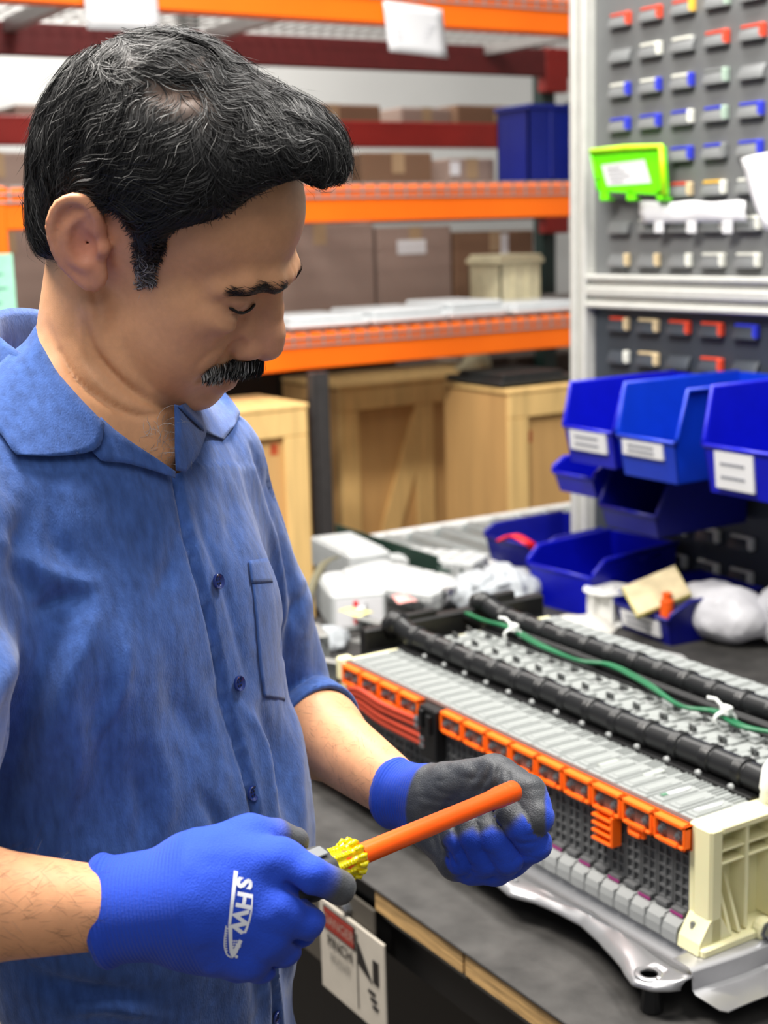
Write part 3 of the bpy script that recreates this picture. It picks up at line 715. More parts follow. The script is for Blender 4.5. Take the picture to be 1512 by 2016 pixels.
for r, row in enumerate(CODE2):
    z = zl0-r*dz
    if z < TZ+.03: break
    for c, code in enumerate(row.split()):
        if 2 <= r <= 5: continue                   # covered by the hung bins
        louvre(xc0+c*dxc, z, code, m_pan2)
# ------------------------------------------------------------------ lime holder, paper strip, loose sheet
m_lime = mat('lime_plastic', (.42, .93, .03), .4, var=.04, spec=.4); m_lime2 = mat('lime_edge', (.72, .95, .04), .4)
ly = PY-.045
A, B, C, D = ony(1166, 298, ly), ony(1304, 288, ly), ony(1310, 384, ly), ony(1180, 376, ly)
lh = empty('card_holder', (A+C)/2, 'lime green plastic card holder with white label on the louvred panel', 'holder'); LT = Matrix.Translation(-lh.location)
def lp(mb, nm, m, sm=False): o = mb.build(nm, m, lh, sm); o.data.transform(LT); return o
lp(MB().prism([(A[0], A[2]), (B[0], B[2]), (C[0], C[2]), (D[0], D[2])], ly, ly+.010, 1), 'body', m_lime)
lp(MB().tube([A+np.array([0, -.004, 0]), (A+B)/2+np.array([0, -.004, .002]), B+np.array([0, -.004, 0]), C+np.array([0, -.004, 0])], .006, 8), 'rim', m_lime2, True)
lp(MB().tube([A+np.array([0, -.003, 0]), D+np.array([0, -.003, 0])], .0035, 8), 'rim', m_lime, True)
for px in (1187, 1240, 1300):
    a = ony(px, 378, ly); b = ony(px+3, 396, ly); lp(MB().box((a[0]-.013, ly, b[2]), (a[0]+.013, ly+.012, a[2]+.005), .003).box((a[0]-.011, ly+.008, b[2]), (a[0]+.011, PY-.021, b[2]+.006), .002), 'hook', m_lime)
E1, E2, E3, E4 = ony(1184, 325, ly-.001), ony(1268, 314, ly-.001), ony(1281, 360, ly-.001), ony(1196, 366, ly-.001)
lp(MB().prism([(q[0], q[2]) for q in (E1, E2, E3, E4)], ly-.0015, ly+.001, 1), 'label', m_paper)
for k in range(4):
    a = E1+(E4-E1)*(.2+.2*k); b = E2+(E3-E2)*(.2+.2*k); a = a+(b-a)*.12; b = a+(b-a)*(.35+.1*(k % 3)); mb = MB(); mb.tube([a+np.array([0, -.001, 0]), b+np.array([0, -.001, 0])], .0012, 4); lp(mb, 'print_line', mat('print_grey', (.55, .56, .58), .8))
q = ony(1178, 352, ly-.001); lp(MB().lathe([(.005, 0), (.005, .002), (.003, .003)], q, (0, -1, 0), 10), 'stud', mat('stud', (.30, .24, .10), .4))
# strip of folded white card on three louvres
wy = PY-.030
a, b, c, d = ony(1258, 397, wy), ony(1466, 396, wy), ony(1469, 436, wy), ony(1262, 440, wy)
mb = MB(); G = []
for j in range(5):
    G.append([a+(b-a)*i/14+((d+(c-d)*i/14)-(a+(b-a)*i/14))*j/4+np.array([0, -.004*sin(i*.9)*(1-j/4)-.003*(j == 2), .002*sin(i*1.1)*(j == 0)]) for i in range(15)])
mb.grid(G, 0, .0015); o = tag(mb.build('folded_card', m_paper, None, True), 'long folded white card strip hooked over three louvres', 'card')
for px in (1297, 1361, 1432):
    q = ony(px, 437, wy); MB().box((q[0]-.013, wy-.001, q[2]-.022), (q[0]+.013, wy+.002, q[2]+.002), .001).build('tab', m_paper, o)
sy_ = PY-.05
P_ = [ony(1458, 312, sy_), ony(1540, 296, sy_), ony(1560, 470, sy_), ony(1512, 452, sy_)]
G = [[P_[0]+(P_[1]-P_[0])*i/6+((P_[3]+(P_[2]-P_[3])*i/6)-(P_[0]+(P_[1]-P_[0])*i/6))*j/6+np.array([0, -.012*sin(i*.5+j*.4), 0]) for i in range(7)] for j in range(7)]
mb = MB(); mb.grid(G, 0, .0008); tag(mb.build('paper_sheet', m_paper, None, True), 'white paper sheet hanging on the louvred panel at the right edge', 'paper')

# ------------------------------------------------------------------ blue hopper bins
m_bl2 = mat('bin_blue_light', (.02, .19, .68), .36, var=.06, spec=.45); m_bl1 = mat('bin_blue', (.018, .055, .66), .36, var=.06, spec=.45); m_bl3 = mat('bin_blue_deep', (.015, .04, .46), .4, var=.06)
def hopper(o, m, w_, L, H, lip=.42, slope=.45, label=None, t=.003):
    """front at y=0, back at y=L, base z=0"""
    ft = w_*.06
    sidep = [(.010, 0), (L, 0), (L, H), (L*slope, H), (.0, H*lip+.012), (-.004, H*lip)]
    for s in (-1, 1):
        x = s*w_/2
        def T(p, s=s, x=x): f = 1-.10*(1-p[2]/H); return (p[0]*f, p[1], p[2])
        MB().prism(sidep, min(x, x-s*t), max(x, x-s*t), 0, T=T).build('side', m, o)
        rim = [(s*(w_/2+.003)*(1-.10*(1-z/H)), y, z) for y, z in ((L, H), (L*slope, H), (.0, H*lip+.012), (-.004, H*lip))]
        MB().tube(rim, .0042, 6).build('rim', m, o, True)
        MB().tube([(s*w_/2*.985, L*.55, H*.86), (s*(w_/2+.001)*.985, L*.80, H*.86)], .003, 6).build('grip_rib', m, o, True)
    Tf = lambda p: (p[0]*(1-.10*(1-p[2]/H)), p[1], p[2])
    MB().box((-w_/2, .010, 0), (w_/2, L, t), 0, T=Tf).build('base', m, o)
    MB().box((-w_/2, L-t, 0), (w_/2, L, H), 0, T=Tf).box((-w_/2*.9, L, H-.03), (w_/2*.9, L+.006, H), .002).build('back', m, o)
    hl = H*lip
    q = MB(); q.prism([(.010, 0), (.010+t, 0), (-.004+t, hl), (-.004, hl)], -w_/2, w_/2, 0, T=Tf); q.build('front_lip', m, o)
    MB().tube([(-w_/2*.95, -.004, hl), (w_/2*.95, -.004, hl)], .0042, 6).build('rim', m, o, True)
    if label:
        lw, l0, l1, off = label
        q = MB().box((-lw/2+off, -.003, hl*l0), (lw/2+off, .0015, hl*l1), 0, T=lambda p: (p[0], p[1]+.008*(1-p[2]/hl)-.004, p[2])).build('label', m_paper, o)
        for k in range(2):
            zz = hl*(l0+(l1-l0)*(.32+.36*k)); mb = MB()
            for i in range(9): mb.box((-lw*.34+off+i*lw*.072, -.0035, zz-.0022), (-lw*.34+off+i*lw*.072+lw*.045, -.002, zz+.0022), 0, T=lambda p: (p[0], p[1]+.008*(1-p[2]/hl)-.005, p[2]))
            mb.build('label_print', mat('label_grey', (.45, .46, .50), .8), q)['kind'] = 'stuff'
def bin_(fl, yb, m, w_, L, H, lab, lip=.42, slope=.45, label=None, rz=0, grp=None, z=None):
    """fl: photo point of the left end of the base's front edge, at depth y=yb"""
    p = ony(fl[0], fl[1], yb) if z is None else onz(fl[0], fl[1], z)
    o = empty('storage_bin', (p[0]+w_/2*cos(rz), p[1]+w_/2*sin(rz), p[2]), lab, 'bin', grp, rz); hopper(o, m, w_, L, H, lip, slope, label); return o
bin_((1112, 908), 1.74, m_bl1, .146, .29, .152, 'blue hopper bin hung on the louvres, leftmost of the upper row, white label', .46, .06, (.105, .40, .95, .0), grp='bins hung in the upper row')
bin_((1216, 934), 1.72, m_bl2, .156, .31, .166, 'lighter blue hopper bin with a white label, middle of the upper row', .45, .06, (.105, .55, .92, -.008), grp='bins hung in the upper row')
bin_((1384, 968), 1.70, m_bl1, .165, .33, .176, 'blue hopper bin with two stacked white labels, rightmost of the upper row', .46, .06, (.085, .15, .92, -.01), grp='bins hung in the upper row')
bin_((1092, 966), 1.80, m_bl1, .125, .22, .066, 'low blue bin hung right under the leftmost labelled bin', .6, .12, grp='bins hung in the lower row')
bin_((1182, 1035), 1.80, m_bl3, .165, .24, .122, 'deep blue hopper bin hung below the lighter blue bin', .35, .14, grp='bins hung in the lower row')
b6 = bin_((958, 1112), 0, m_bl3, .20, .24, .092, 'dark blue bin with a red strap across it, on the bench end', .75, .12, rz=radians(4), grp='bins standing on the bench', z=TZ+.012)
b7 = bin_((1042, 1188), 0, m_bl1, .185, .25, .120, 'big blue hopper bin on the bench beside the white spool', .72, .12, rz=radians(6), grp='bins standing on the bench', z=TZ)
b8 = bin_((1213, 1236), 0, m_bl3, .165, .22, .084, 'blue bin holding a note pad, on the bench in front of the louvres', .62, .20, (.115, .25, .85, -.005), rz=radians(-4), grp='bins standing on the bench', z=TZ)
# strap, pad and orange tube lying in the bins
q = crom([onz(985, 1062, 1.0), onz(1010, 1052, 1.012), onz(1038, 1066, 1.005), onz(1056, 1082, .985)], 5)
G = [[p+np.array([0.0, d, 0]) for d in (-.012, 0, .012)] for p in q]; mb = MB(); mb.grid(G, 0, .004); tag(mb.build('red_strap', mat('red_strap', (.82, .08, .12), .5), None, True), 'short red strap bent over the rim of the dark blue bin', 'strap')
c = onz(1292, 1165, .975)
mb = MB(); mb.box((-.035, -.055, -.006), (.035, .055, .005), .001); pad = mb.build('note_pad', mat('pad_yellow', (.88, .84, .32), .7), None, False, c, radians(-28)); pad.rotation_euler = (Vector((.50, -.52, .70)).to_track_quat('Z', 'Y') @ Matrix.Rotation(radians(-62), 4, 'Z').to_quaternion()).to_euler(); tag(pad, 'dusty yellow note pad leaning in the front blue bin', 'pad')
MB().box((-.034, -.054, .005), (.034, .054, .0065), .0005).build('cover', mat('pad_cover', (.78, .72, .58), .8, var=.25, scale=30), pad)
c = onz(1313, 1192, .955); tag(MB().lathe([(.010, 0), (.013, .003), (.013, .045), (.009, .048), (.009, .060), (.002, .061)], n=14).build('glue_tube', mat('orange_tube', (.95, .36, .08), .4), None, 40, c-np.array([0, 0, .035])), 'small orange tube standing in the front blue bin', 'tube')
# ================================================================== BATTERY PACK
BYF, BZT, PT, NM = .968, CZ-.600, .02446, 28
BXN = -.978                                     # near end of the row of cells
m_cell = mat('cell_grey', (.50, .515, .51), .5, var=.05, scale=20, bump=.05); m_cellf = mat('cell_front', (.34, .345, .35), .5, var=.08, scale=30); m_foot = mat('cell_foot', (.55, .56, .56), .38, var=.06)
m_blkp = mat('black_plastic', (.055, .055, .06), .42, var=.15, spec=.5); m_cream = mat('cream_nylon', (.87, .85, .68), .45, var=.05, scale=12, sss=.1)
m_ob = mat('busbar_orange', (1.0, .40, .05), .42, var=.05, spec=.45); m_smoke = mat('smoked_window', (.42, .30, .27), .15, var=.2, spec=.6)
m_alu2 = mat('pressed_aluminium', (.72, .72, .73), .30, .85, var=.08, scale=18, bump=.08, bscale=30)
m_brownf = mat('brown_insulation', (.33, .24, .22), .55, var=.1)
pack = empty('battery_pack', (BXN-NM*PT/2, BYF+.19, TZ), 'opened car battery pack of grey cells with orange busbar covers, on the workbench', 'battery')
KT = Matrix.Translation(-pack.location)
def bt(mb, nm, m, sm=False, par=pack):
    o = mb.build(nm, m, par, sm); o.data.transform(KT); return o
# one cell, 28 times
mb = MB(); hw = PT/2-.0007
mb.box((-hw, .002, -.127), (hw, .382, -.0015), .0008, 1)
mb.box((-hw, .003, -.010), (hw, .382, 0), .0012, 0)
mb.box((-hw+.003, .010, -.001), (hw-.0035, .062, .0016), .0006, 0); mb.box((-hw+.006, .016, .001), (hw-.0065, .050, .0024), .0004, 0)
for k in range(3): mb.box((-hw+.003+k*.006, .066, -.001), (-hw+.0055+k*.006, .088, .0018), .0003, 0)
mb.box((-hw+.002, .128, -.001), (hw-.002, .238, .0030), .001, 0); mb.box((-hw+.004, .160, .002), (hw-.008, .176, .0065), .0008, 0); mb.box((-hw+.004, .205, .002), (hw-.008, .222, .0065), .0008, 0)
mb.box((-hw+.003, .302, -.001), (hw-.003, .375, .0020), .0008, 0)
for x in (-hw, -.0011, hw-.0022): mb.box((x, -.0012, -.100), (x+.0022, .004, -.012), 0, 1)
for k in range(7): mb.box((-hw+.001, -.0008, -.100+k*.0118), (hw-.001, .004, -.0974+k*.0118), 0, 1)
mb.box((-hw+.002, -.007, -.106), (hw-.003, .004, -.100), .0008, 1)
mb.prism([(.004, -.107), (-.010, -.108), (-.017, -.113), (-.019, -.120), (-.019, -.130), (.004, -.130)], -hw+.0003, hw-.0003, 0, 2); mb.box((-hw-.0001, -.0197, -.129), (-hw+.0012, -.004, -.109), 0, 2)
cell = mb.build('battery_cell', [m_cell, m_cellf, m_foot], pack, False)
mk_ = None
for i in range(NM):
    o = cell if i == 0 else cell.copy()
    if i: COL.objects.link(o)
    x = BXN-(i+.5)*PT; o.location = Vector((x, BYF, BZT+(.0006 if i % 2 else 0)))-pack.location
    if i % 2 == 0:
        if mk_ is None: mk_ = MB().box((-hw+.002, -.0078, -.1065), (hw-.003, -.0068, -.1035)).build('paint_mark', mat('magenta_mark', (.55, .16, .42), .6), o)
        else:
            q = mk_.copy(); COL.objects.link(q); q.parent = o
bt(MB().box((BXN-NM*PT, BYF-.0035, BZT-.006), (BXN, BYF+.0035, BZT+.0012), .0008), 'insulation_strip', m_brownf)
# orange busbar covers
uw = 2*PT
tab_small, tab_big = (1, 6), (2, 5)
def cover_unit(i, xr, far):
    """xr: right edge"""
    y0, y1 = BYF-.0150, BYF-.0035; zt, zb_ = BZT-.0005, BZT-.0285; a, b = xr-uw+.0012, xr-.0005
    mb = MB(); t = .0042
    mb.box((a, y0, zt-.0055), (b, y1, zt), .0012).box((a, y0, zb_), (b, y1, zb_+t), .0012).box((a, y0, zb_), (a+t, y1, zt), .0012).box((b-t, y0, zb_), (b, y1, zt), .0012).box((a, y1-.003, zb_), (b, y1, zt))
    mb.box((a+.010, y0-.002, zb_+.001), (b-.010, y0+.002, zb_+.0055), .0008); mb.box((a-.002, y0+.002, zt-.018), (a+.001, y1, zt-.006))
    if i in tab_small: mb.box((a+.008, y0+.002, zb_-.010), (b-.014, y1-.004, zb_+.001), .001).box((a+.012, y0-.001, zb_-.010), (b-.018, y0+.003, zb_-.005), .001)
    if i in tab_big:
        mb.box((a+.006, y1-.004, zb_-.036), (b-.010, y1, zb_+.001), .001)
        for k in range(4): mb.box((a+.004, y0-.003, zb_-.008-k*.009), (b-.010, y1, zb_-.0045-k*.009), .0008)
        mb.box((b-.013, y0-.003, zb_-.035), (b-.009, y1, zb_), .001)
    c = bt(mb, 'busbar_cover', m_ob)
    bt(MB().box((a+t-.0005, y0+.0045, zb_+t-.0005), (b-t+.0005, y0+.0058, zt-.005)), 'window', m_smoke, False, c)
    for s in (.24, .76):
        x = a+(b-a)*s; z = (zt+zb_)/2-.0006
        bt(MB().lathe([(.0056, 0), (.0056, .0012), (.0044, .0014), (.0044, .0046), (.0024, .0048), (.0024, .0068), (.0006, .0074)], (x, y0+.005, z), (0, -1, 0), 6), 'nut', m_bolt, False, c)
for i in range(9): cover_unit(i, BXN+.006-i*uw, False)
for i in range(4): cover_unit(20+i, -1.461-i*uw, True)
# black junction with its cables
bt(MB().box((-1.452, BYF-.020, BZT-.072), (-1.414, BYF-.002, BZT-.002), .002).box((-1.447, BYF-.025, BZT-.030), (-1.438, BYF-.018, BZT-.006), .001).box((-1.430, BYF-.025, BZT-.036), (-1.421, BYF-.018, BZT-.010), .001), 'junction_block', m_blkp)
m_cab = mat('cable_sleeve', (.62, .20, .11), .5, var=.08)
for k, (z0, z1, z2, xe) in enumerate(((-.050, -.020, -.026, -1.452), (-.056, -.027, -.034, -1.452), (-.064, -.036, -.047, -1.440), (-.070, -.043, -.056, -1.440))):
    pts = crom([(-1.72, BYF-.006, BZT+z0-.012), (-1.66, BYF-.022, BZT+z0), (-1.60, BYF-.026, BZT+z1), (-1.53, BYF-.026, BZT+(z1+z2)/2), (xe, BYF-.016, BZT+z2)], 6)
    c = bt(MB().tube(pts, .0042, 8), 'cable', m_cab, True)
    bt(MB().lathe([(.0052, 0), (.0055, .001), (.0055, .010), (.0045, .011)], pts[-1]-np.array([.012, 0, 0]), (1, 0, 0), 10), 'ferrule', m_bolt, 40, c)
# vent hoses
m_hose = mat('hose_black', (.075, .078, .085), .36, var=.12, spec=.5)
def hose(y, z, xa, xb, par_name='vent_hose', hump=True):
    xs_ = np.arange(xa, xb, .0011); pts, rr = [], []
    for x in xs_:
        ph = ((x-xa) % (uw))/uw; r = .0152
        for c in (.10, .17, .24): r += .0026*math.exp(-((ph-c)/.022)**2)
        r -= .0022*math.exp(-((ph-.055)/.02)**2)+.0022*math.exp(-((ph-.30)/.02)**2)
        h = .012*math.exp(-((x-xa)/.03)**2) if hump else 0
        pts.append((x, y+.0015*sin((x-xa)*22), z+h)); rr.append(r)
    o = bt(MB().tube(pts, rr, 14), par_name, m_hose, True)
    return o
bt(MB().box((BXN-NM*PT, 1.052, BZT-.004), (BXN, 1.094, BZT+.005), .001), 'hose_channel', m_blkp)
h1 = hose(1.073, BZT+.0185, -1.700, -.968); h2 = hose(1.242, BZT+.0175, -1.712, -.968)
bt(MB().tube([(-1.700, 1.073, BZT+.030), (-1.712, 1.076, BZT+.024), (-1.716, 1.080, BZT+.008)], [.017, .0175, .016], 12), 'hose_elbow', m_hose, True, h1)
bt(MB().tube([(-1.712, 1.242, BZT+.030), (-1.726, 1.246, BZT+.026), (-1.732, 1.250, BZT+.010)], [.017, .0175, .016], 12), 'hose_elbow', m_hose, True, h2)
for h, y in ((h1, 1.073), (h2, 1.242)):
    for k in range(13):
        x = BXN-.030-k*uw; bt(MB().tube([(x, y-.017, BZT+.006), (x, y-.0205, BZT+.006)], .0042, 8), 'hose_peg', m_foot, True, h)
bt(MB().lathe([(.0175, 0), (.0185, .003), (.0185, .014), (.012, .018), (.0085, .022), (.0085, .040)], (-.968, 1.073, BZT+.0185), (1, 0, 0), 16), 'hose_nozzle', m_foot, 40, h1)
# second channel, black harness, green wires, white ties
bt(MB().box((BXN-NM*PT, 1.200, BZT-.002), (BXN, 1.224, BZT+.008), .002), 'harness_channel', m_blkp); bt(MB().box((BXN-NM*PT, 1.224, BZT-.004), (BXN, 1.262, BZT+.004), .001), 'hose_channel', m_blkp)
gw = [(-1.74, 1.215, .016), (-1.662, 1.201, .020), (-1.604, 1.209, .020), (-1.51, 1.186, .021), (-1.421, 1.186, .019), (-1.383, 1.210, .018), (-1.294, 1.190, .020), (-1.203, 1.166, .019), (-1.165, 1.186, .019), (-1.109, 1.172, .019), (-1.06, 1.190, .018), (-.97, 1.186, .018)]
m_gw = mat('green_wire', (.06, .36, .22), .4)
for s in (0, 1): bt(MB().tube(crom([(x, y+.0065*s+.002*sin(i*2.1+s*2), BZT+z-.0015*s) for i, (x, y, z) in enumerate(gw)], 6), .0027, 7), 'green_wire', m_gw, True)
for k in range(2): bt(MB().tube(crom([(-1.72, 1.208+.007*k, BZT+.012), (-1.5, 1.212+.007*k, BZT+.013), (-1.2, 1.208+.007*k, BZT+.012), (-.97, 1.212+.007*k, BZT+.012)], 8), .0042, 7), 'harness', m_blkp, True)
m_tie = mat('white_nylon', (.84, .85, .84), .45)
for x, y in ((-1.575, 1.196), (-1.140, 1.180)):
    bt(MB().tube([(x+.006*cos(t), y+.011*cos(t), BZT+.017+.009*sin(t)) for t in np.linspace(-.6, pi+.6, 12)], .0024, 6).box((x-.006, y-.004, BZT+.023), (x+.008, y+.006, BZT+.034), .0015).tube([(x, y, BZT+.03), (x-.012, y-.004, BZT+.040), (x-.020, y-.010, BZT+.041)], .0022, 6), 'cable_tie', m_tie)
# terminal clips between the hoses: three rows
mb = MB(); mb.box((-.0055, -.004, 0), (.0055, .006, .0025), .0005, 0); mb.box((-.0050, -.0008, .002), (.0050, .0008, .0120), .0004, 1); mb.box((-.0016, -.0014, .0045), (.0016, -.0006, .0085), 0, 2); mb.box((-.0050, .003, .002), (.0050, .0048, .0085), .0004, 1)
clip = None; mclip = [m_foot, mat('tinned_tab', (.40, .41, .41), .4, .6), mat('clip_dark', (.10, .10, .10), .6)]
for r, y in enumerate((1.104, 1.142, 1.176)):
    for k in range(14):
        x = BXN-.020-k*uw-.012*r
        if clip is None: clip = mb.build('terminal_clip', mclip, pack); o = clip
        else: o = clip.copy(); COL.objects.link(o)
        o.location = Vector((x, y, BZT+.0028))-pack.location; o.rotation_euler.z = .25*sin(k*3.1+r)
bt(MB().box((-1.40, 1.0935, BZT+.0055), (-1.13, 1.102, BZT+.0065)), 'paper_label', m_paper); bt(MB().box((-1.24, 1.0935, BZT+.0062), (-1.15, 1.0965, BZT+.0069)), 'red_print', mat('label_red', (.75, .30, .25), .6))
# torn stickers on the near cells
for (px, py, s) in ((1330, 1558, 1), (1395, 1588, .9)):
    c = onz(px, py, BZT+.0028); pl = [(-.022, -.003), (-.012, -.006), (-.004, -.004), (.006, -.007), (.016, -.004), (.024, -.001), (.017, .003), (.008, .003), (.003, .006), (-.008, .004), (-.016, .006)]
    bt(MB().prism([(c[0]+y*s*.4+x*s*.10, c[1]+x*s*.9) for x, y in pl], BZT+.0024, BZT+.0030, 2), 'torn_sticker', m_paper)
    if s == 1: bt(MB().box((c[0]-.003, c[1]-.020, BZT+.0029), (c[0]+.002, c[1]-.011, BZT+.0034)), 'green_print', mat('print_green', (.25, .42, .32), .6))
for (px, py) in ((1200, 1500), (1290, 1520)):
    c = onz(px, py, BZT+.0026); bt(MB().box((c[0]-.004, c[1]-.016, BZT+.0020), (c[0]+.004, c[1]+.012, BZT+.0027)), 'printed_code', mat('print_pale', (.58, .60, .58), .5))
# end plates
ep = bt(MB().box((BXN, BYF-.004, BZT-.128), (BXN+.010, 1.345, BZT+.002), .002), 'end_plate', m_cream)
def er(mb, nm='plate_rib'): return bt(mb, nm, m_cream, False, ep)
er(MB().box((BXN+.008, BYF-.006, BZT-.122), (BXN+.034, BYF+.012, BZT+.003), .003), 'plate_flange')
er(MB().box((BXN+.008, BYF+.010, BZT-.006), (BXN+.034, 1.345, BZT+.003), .002), 'plate_flange')
for z in (-.024, -.038): er(MB().box((BXN+.008, BYF+.010, BZT+z-.003), (BXN+.030, BYF+.085, BZT+z), .001))
for y in (.045, .085, .13, .19, .25): er(MB().box((BXN+.008, BYF+y, BZT-.118), (BXN+.032, BYF+y+.005, BZT-.004), .001))
for y in (.022, .034): er(MB().prism([(BXN+.009, BZT-.055), (BXN+.034, BZT-.118), (BXN+.009, BZT-.118)], BYF+y, BYF+y+.004, 1), 'gusset')
er(MB().prism([(BYF-.006, BZT-.095), (BYF-.020, BZT-.116), (BYF-.022, BZT-.128), (BYF+.03, BZT-.128), (BYF+.01, BZT-.095)], BXN+.004, BXN+.034, 0), 'plate_foot')
er(MB().box((BXN+.004, BYF-.02, BZT-.130), (BXN+.040, 1.345, BZT-.120), .002), 'plate_foot')
er(MB().lathe([(.012, 0), (.013, .002), (.013, .010), (.011, .012)], (BXN+.033, BYF+.066, BZT-.122), (1, 0, 0), 16), 'bolt_boss')
bt(MB().lathe([(.011, 0), (.011, .0015), (.0075, .0018), (.0085, .003), (.0085, .007), (.006, .008)], (BXN+.045, BYF+.066, BZT-.122), (1, 0, 0), 6), 'bolt', m_bolt, False, ep)
bt(MB().lathe([(.008, 0), (.008, .0015), (.0058, .0016), (.0058, .007), (.0030, .0072), (.0030, .019), (.0022, .020)], (BXN+.016, BYF-.012, BZT-.120), (0, 0, 1), 6), 'stud_nut', m_bolt, False, ep)
bt(MB().tube(crom([(BXN+.012, 1.066, BZT+.002), (BXN+.020, 1.060, BZT+.020), (BXN+.022, 1.064, BZT+.045), (BXN+.030, 1.075, BZT+.055)], 5), [.010]*5+[.012]*5+[.010]*6, 10), 'white_lug', m_tie, True, ep)
bt(MB().box((BXN-NM*PT-.016, BYF-.006, BZT-.128), (BXN-NM*PT, 1.345, BZT-.002), .002).box((BXN-NM*PT-.018, BYF-.010, BZT-.030), (BXN-NM*PT-.002, BYF+.012, BZT+.004), .003), 'end_plate', m_cream)
bt(MB().box((BXN-NM*PT-.070, 1.03, BZT-.030), (BXN-NM*PT-.050, 1.365, BZT+.022), .003).box((BXN-NM*PT-.052, 1.03, BZT-.03), (BXN-NM*PT-.016, 1.36, BZT-.010), .002).box((BXN-NM*PT-.066, 1.10, BZT+.020), (BXN-NM*PT-.054, 1.16, BZT+.032), .002).box((BXN-NM*PT-.066, 1.27, BZT+.020), (BXN-NM*PT-.054, 1.31, BZT+.036), .002), 'end_bracket', m_blkp)
# pressed aluminium tray with a wavy flange
oy = lambda x: float(np.interp(x, [-1.75, -1.45, -1.30, -1.238, -1.19, -1.16, -1.122, -1.09, -1.053, -1.02, -.999, -.985, -.965, -.945, -.932, -.926], [.905, .905, .900, .897, .893, .905, .911, .914, .908, .898, .891, .884, .876, .884, .902, .922]))
HX, HY = -.962, .8965
xs_ = np.arange(-1.74, -.9255, .0045); G = []
for x in xs_:
    o_ = oy(x); wv = .0022*vnoise(np.array([[x, 0, 0]]), 22)[0]; er_ = math.exp(-((x+.962)/.03)**2); st = .006*(1/(1+math.exp(-(x+1.115)/.004)))*(1-er_)
    row = [(.990, .9285), (.962, .9280), (.957, .9220), (.950, .9140), (.944, .9115), (.937, .9120), (.931-.003*st/.006, .9170), (.925, .9225+st*.6), (o_+.018, .9215+st*.5), (o_+.008, .9205+wv+st*.4), (o_+.003, .9185+wv), (o_, .9150+wv), (o_+.0005, .9125+wv)]
    ys = np.interp(np.linspace(0, 12, 31), range(13), [q[0] for q in row]); zs = np.interp(np.linspace(0, 12, 31), range(13), [q[1] for q in row])
    G.append([(x, y, z) for y, z in zip(ys, zs)])
G = np.array(G); a_, b_ = G.shape[:2]; mb = MB(); fs = []
for i in range(a_-1):
    for j in range(b_-1):
        c = (G[i, j]+G[i+1, j+1])/2
        if (c[0]-HX)**2+((c[1]-HY)*1.0)**2 > .0105**2: fs.append((i*b_+j, i*b_+j+1, (i+1)*b_+j+1, (i+1)*b_+j))
mb.add(G.reshape(-1, 3), fs)
zq = lambda y: .9215
R_ = [[(HX+r*cos(t), HY+r*sin(t), z) for t in np.linspace(0, 2*pi, 25)] for r, z in ((.0155, .9218), (.0115, .9226), (.0092, .9222), (.0088, .9195))]
mb.grid(R_)
tr = bt(mb, 'tray', m_alu2, 50); sm = tr.modifiers.new('thickness', 'SOLIDIFY'); sm.thickness = .0012
bt(MB().box((-1.72, .99, .914), (-.96, 1.36, .930), .001), 'tray_floor', m_alu2, False, tr)
# near end: folded lip and lower step
lip = []
for y in np.linspace(.925, 1.36, 30):
    d = 0 if y > .99 else .006*((.99-y)/.065)
    lip.append([(BXN+.020, y+0, .9300), (BXN+.048-d, y, .9300), (BXN+.052-d, y, .9270), (BXN+.053-d, y, .9085), (BXN+.058-d, y, .9045), (BXN+.085, y, .9055+.002*sin(y*40)), (BXN+.100+.004*sin(y*25), y, .9080)])
bt(MB().grid(lip, 0, .0011), 'tray_end_lip', m_alu2, 40, tr)
for x in (-1.66, -1.30, -.99):
    for y in (1.0, 1.3): bt(MB().lathe([(.012, 0), (.014, .003), (.012, .034)], (x, y, TZ), (0, 0, 1), 12), 'rubber_foot', m_blkp, False, tr)
bt(MB().lathe([(.011, 0), (.012, .002), (.009, .030), (.004, .0305)], (HX, HY+.004, TZ), (0, 0, 1), 12), 'rubber_foot', m_blkp, False, tr)
for x, y in ((-1.20, .912), (-1.085, .925)): bt(MB().lathe([(.0026, 0), (.0022, .0012), (.0005, .0018)], (x, y, .9225), (0, 0, 1), 8), 'rivet', m_bolt, False, tr)
# ================================================================== PERSON: head
HP = np.array([-.97692, .41332, CZ-.01373]); HS = .98016
def _hrot():
    a, b, c = radians(51.911), radians(30.852), radians(16.986)
    Rz = np.array([[cos(a), -sin(a), 0], [sin(a), cos(a), 0], [0, 0, 1]]); Ry = np.array([[cos(b), 0, sin(b)], [0, 1, 0], [-sin(b), 0, cos(b)]])
    Rx = np.array([[1, 0, 0], [0, cos(c), -sin(c)], [0, sin(c), cos(c)]]); return Rz@Ry@Rx
HR = _hrot()
def toH(P): return (np.asarray(P)-HP)@HR/HS
def fromH(p): return HP+HS*(np.asarray(p, float)@HR.T)
TYAW = radians(30)
TF, TL = np.array([cos(TYAW), sin(TYAW), 0]), np.array([-sin(TYAW), cos(TYAW), 0])
TN = W(235, 790, 1.03)
def T_(f, l, u): return TN+TF*f+TL*l+np.array([0, 0, u])
def toT(P):
    q = np.asarray(P)-TN; return np.stack([q@TF, q@TL, q[:, 2]], 1)
both = lambda p, s: (p[0], p[1]*s, p[2])
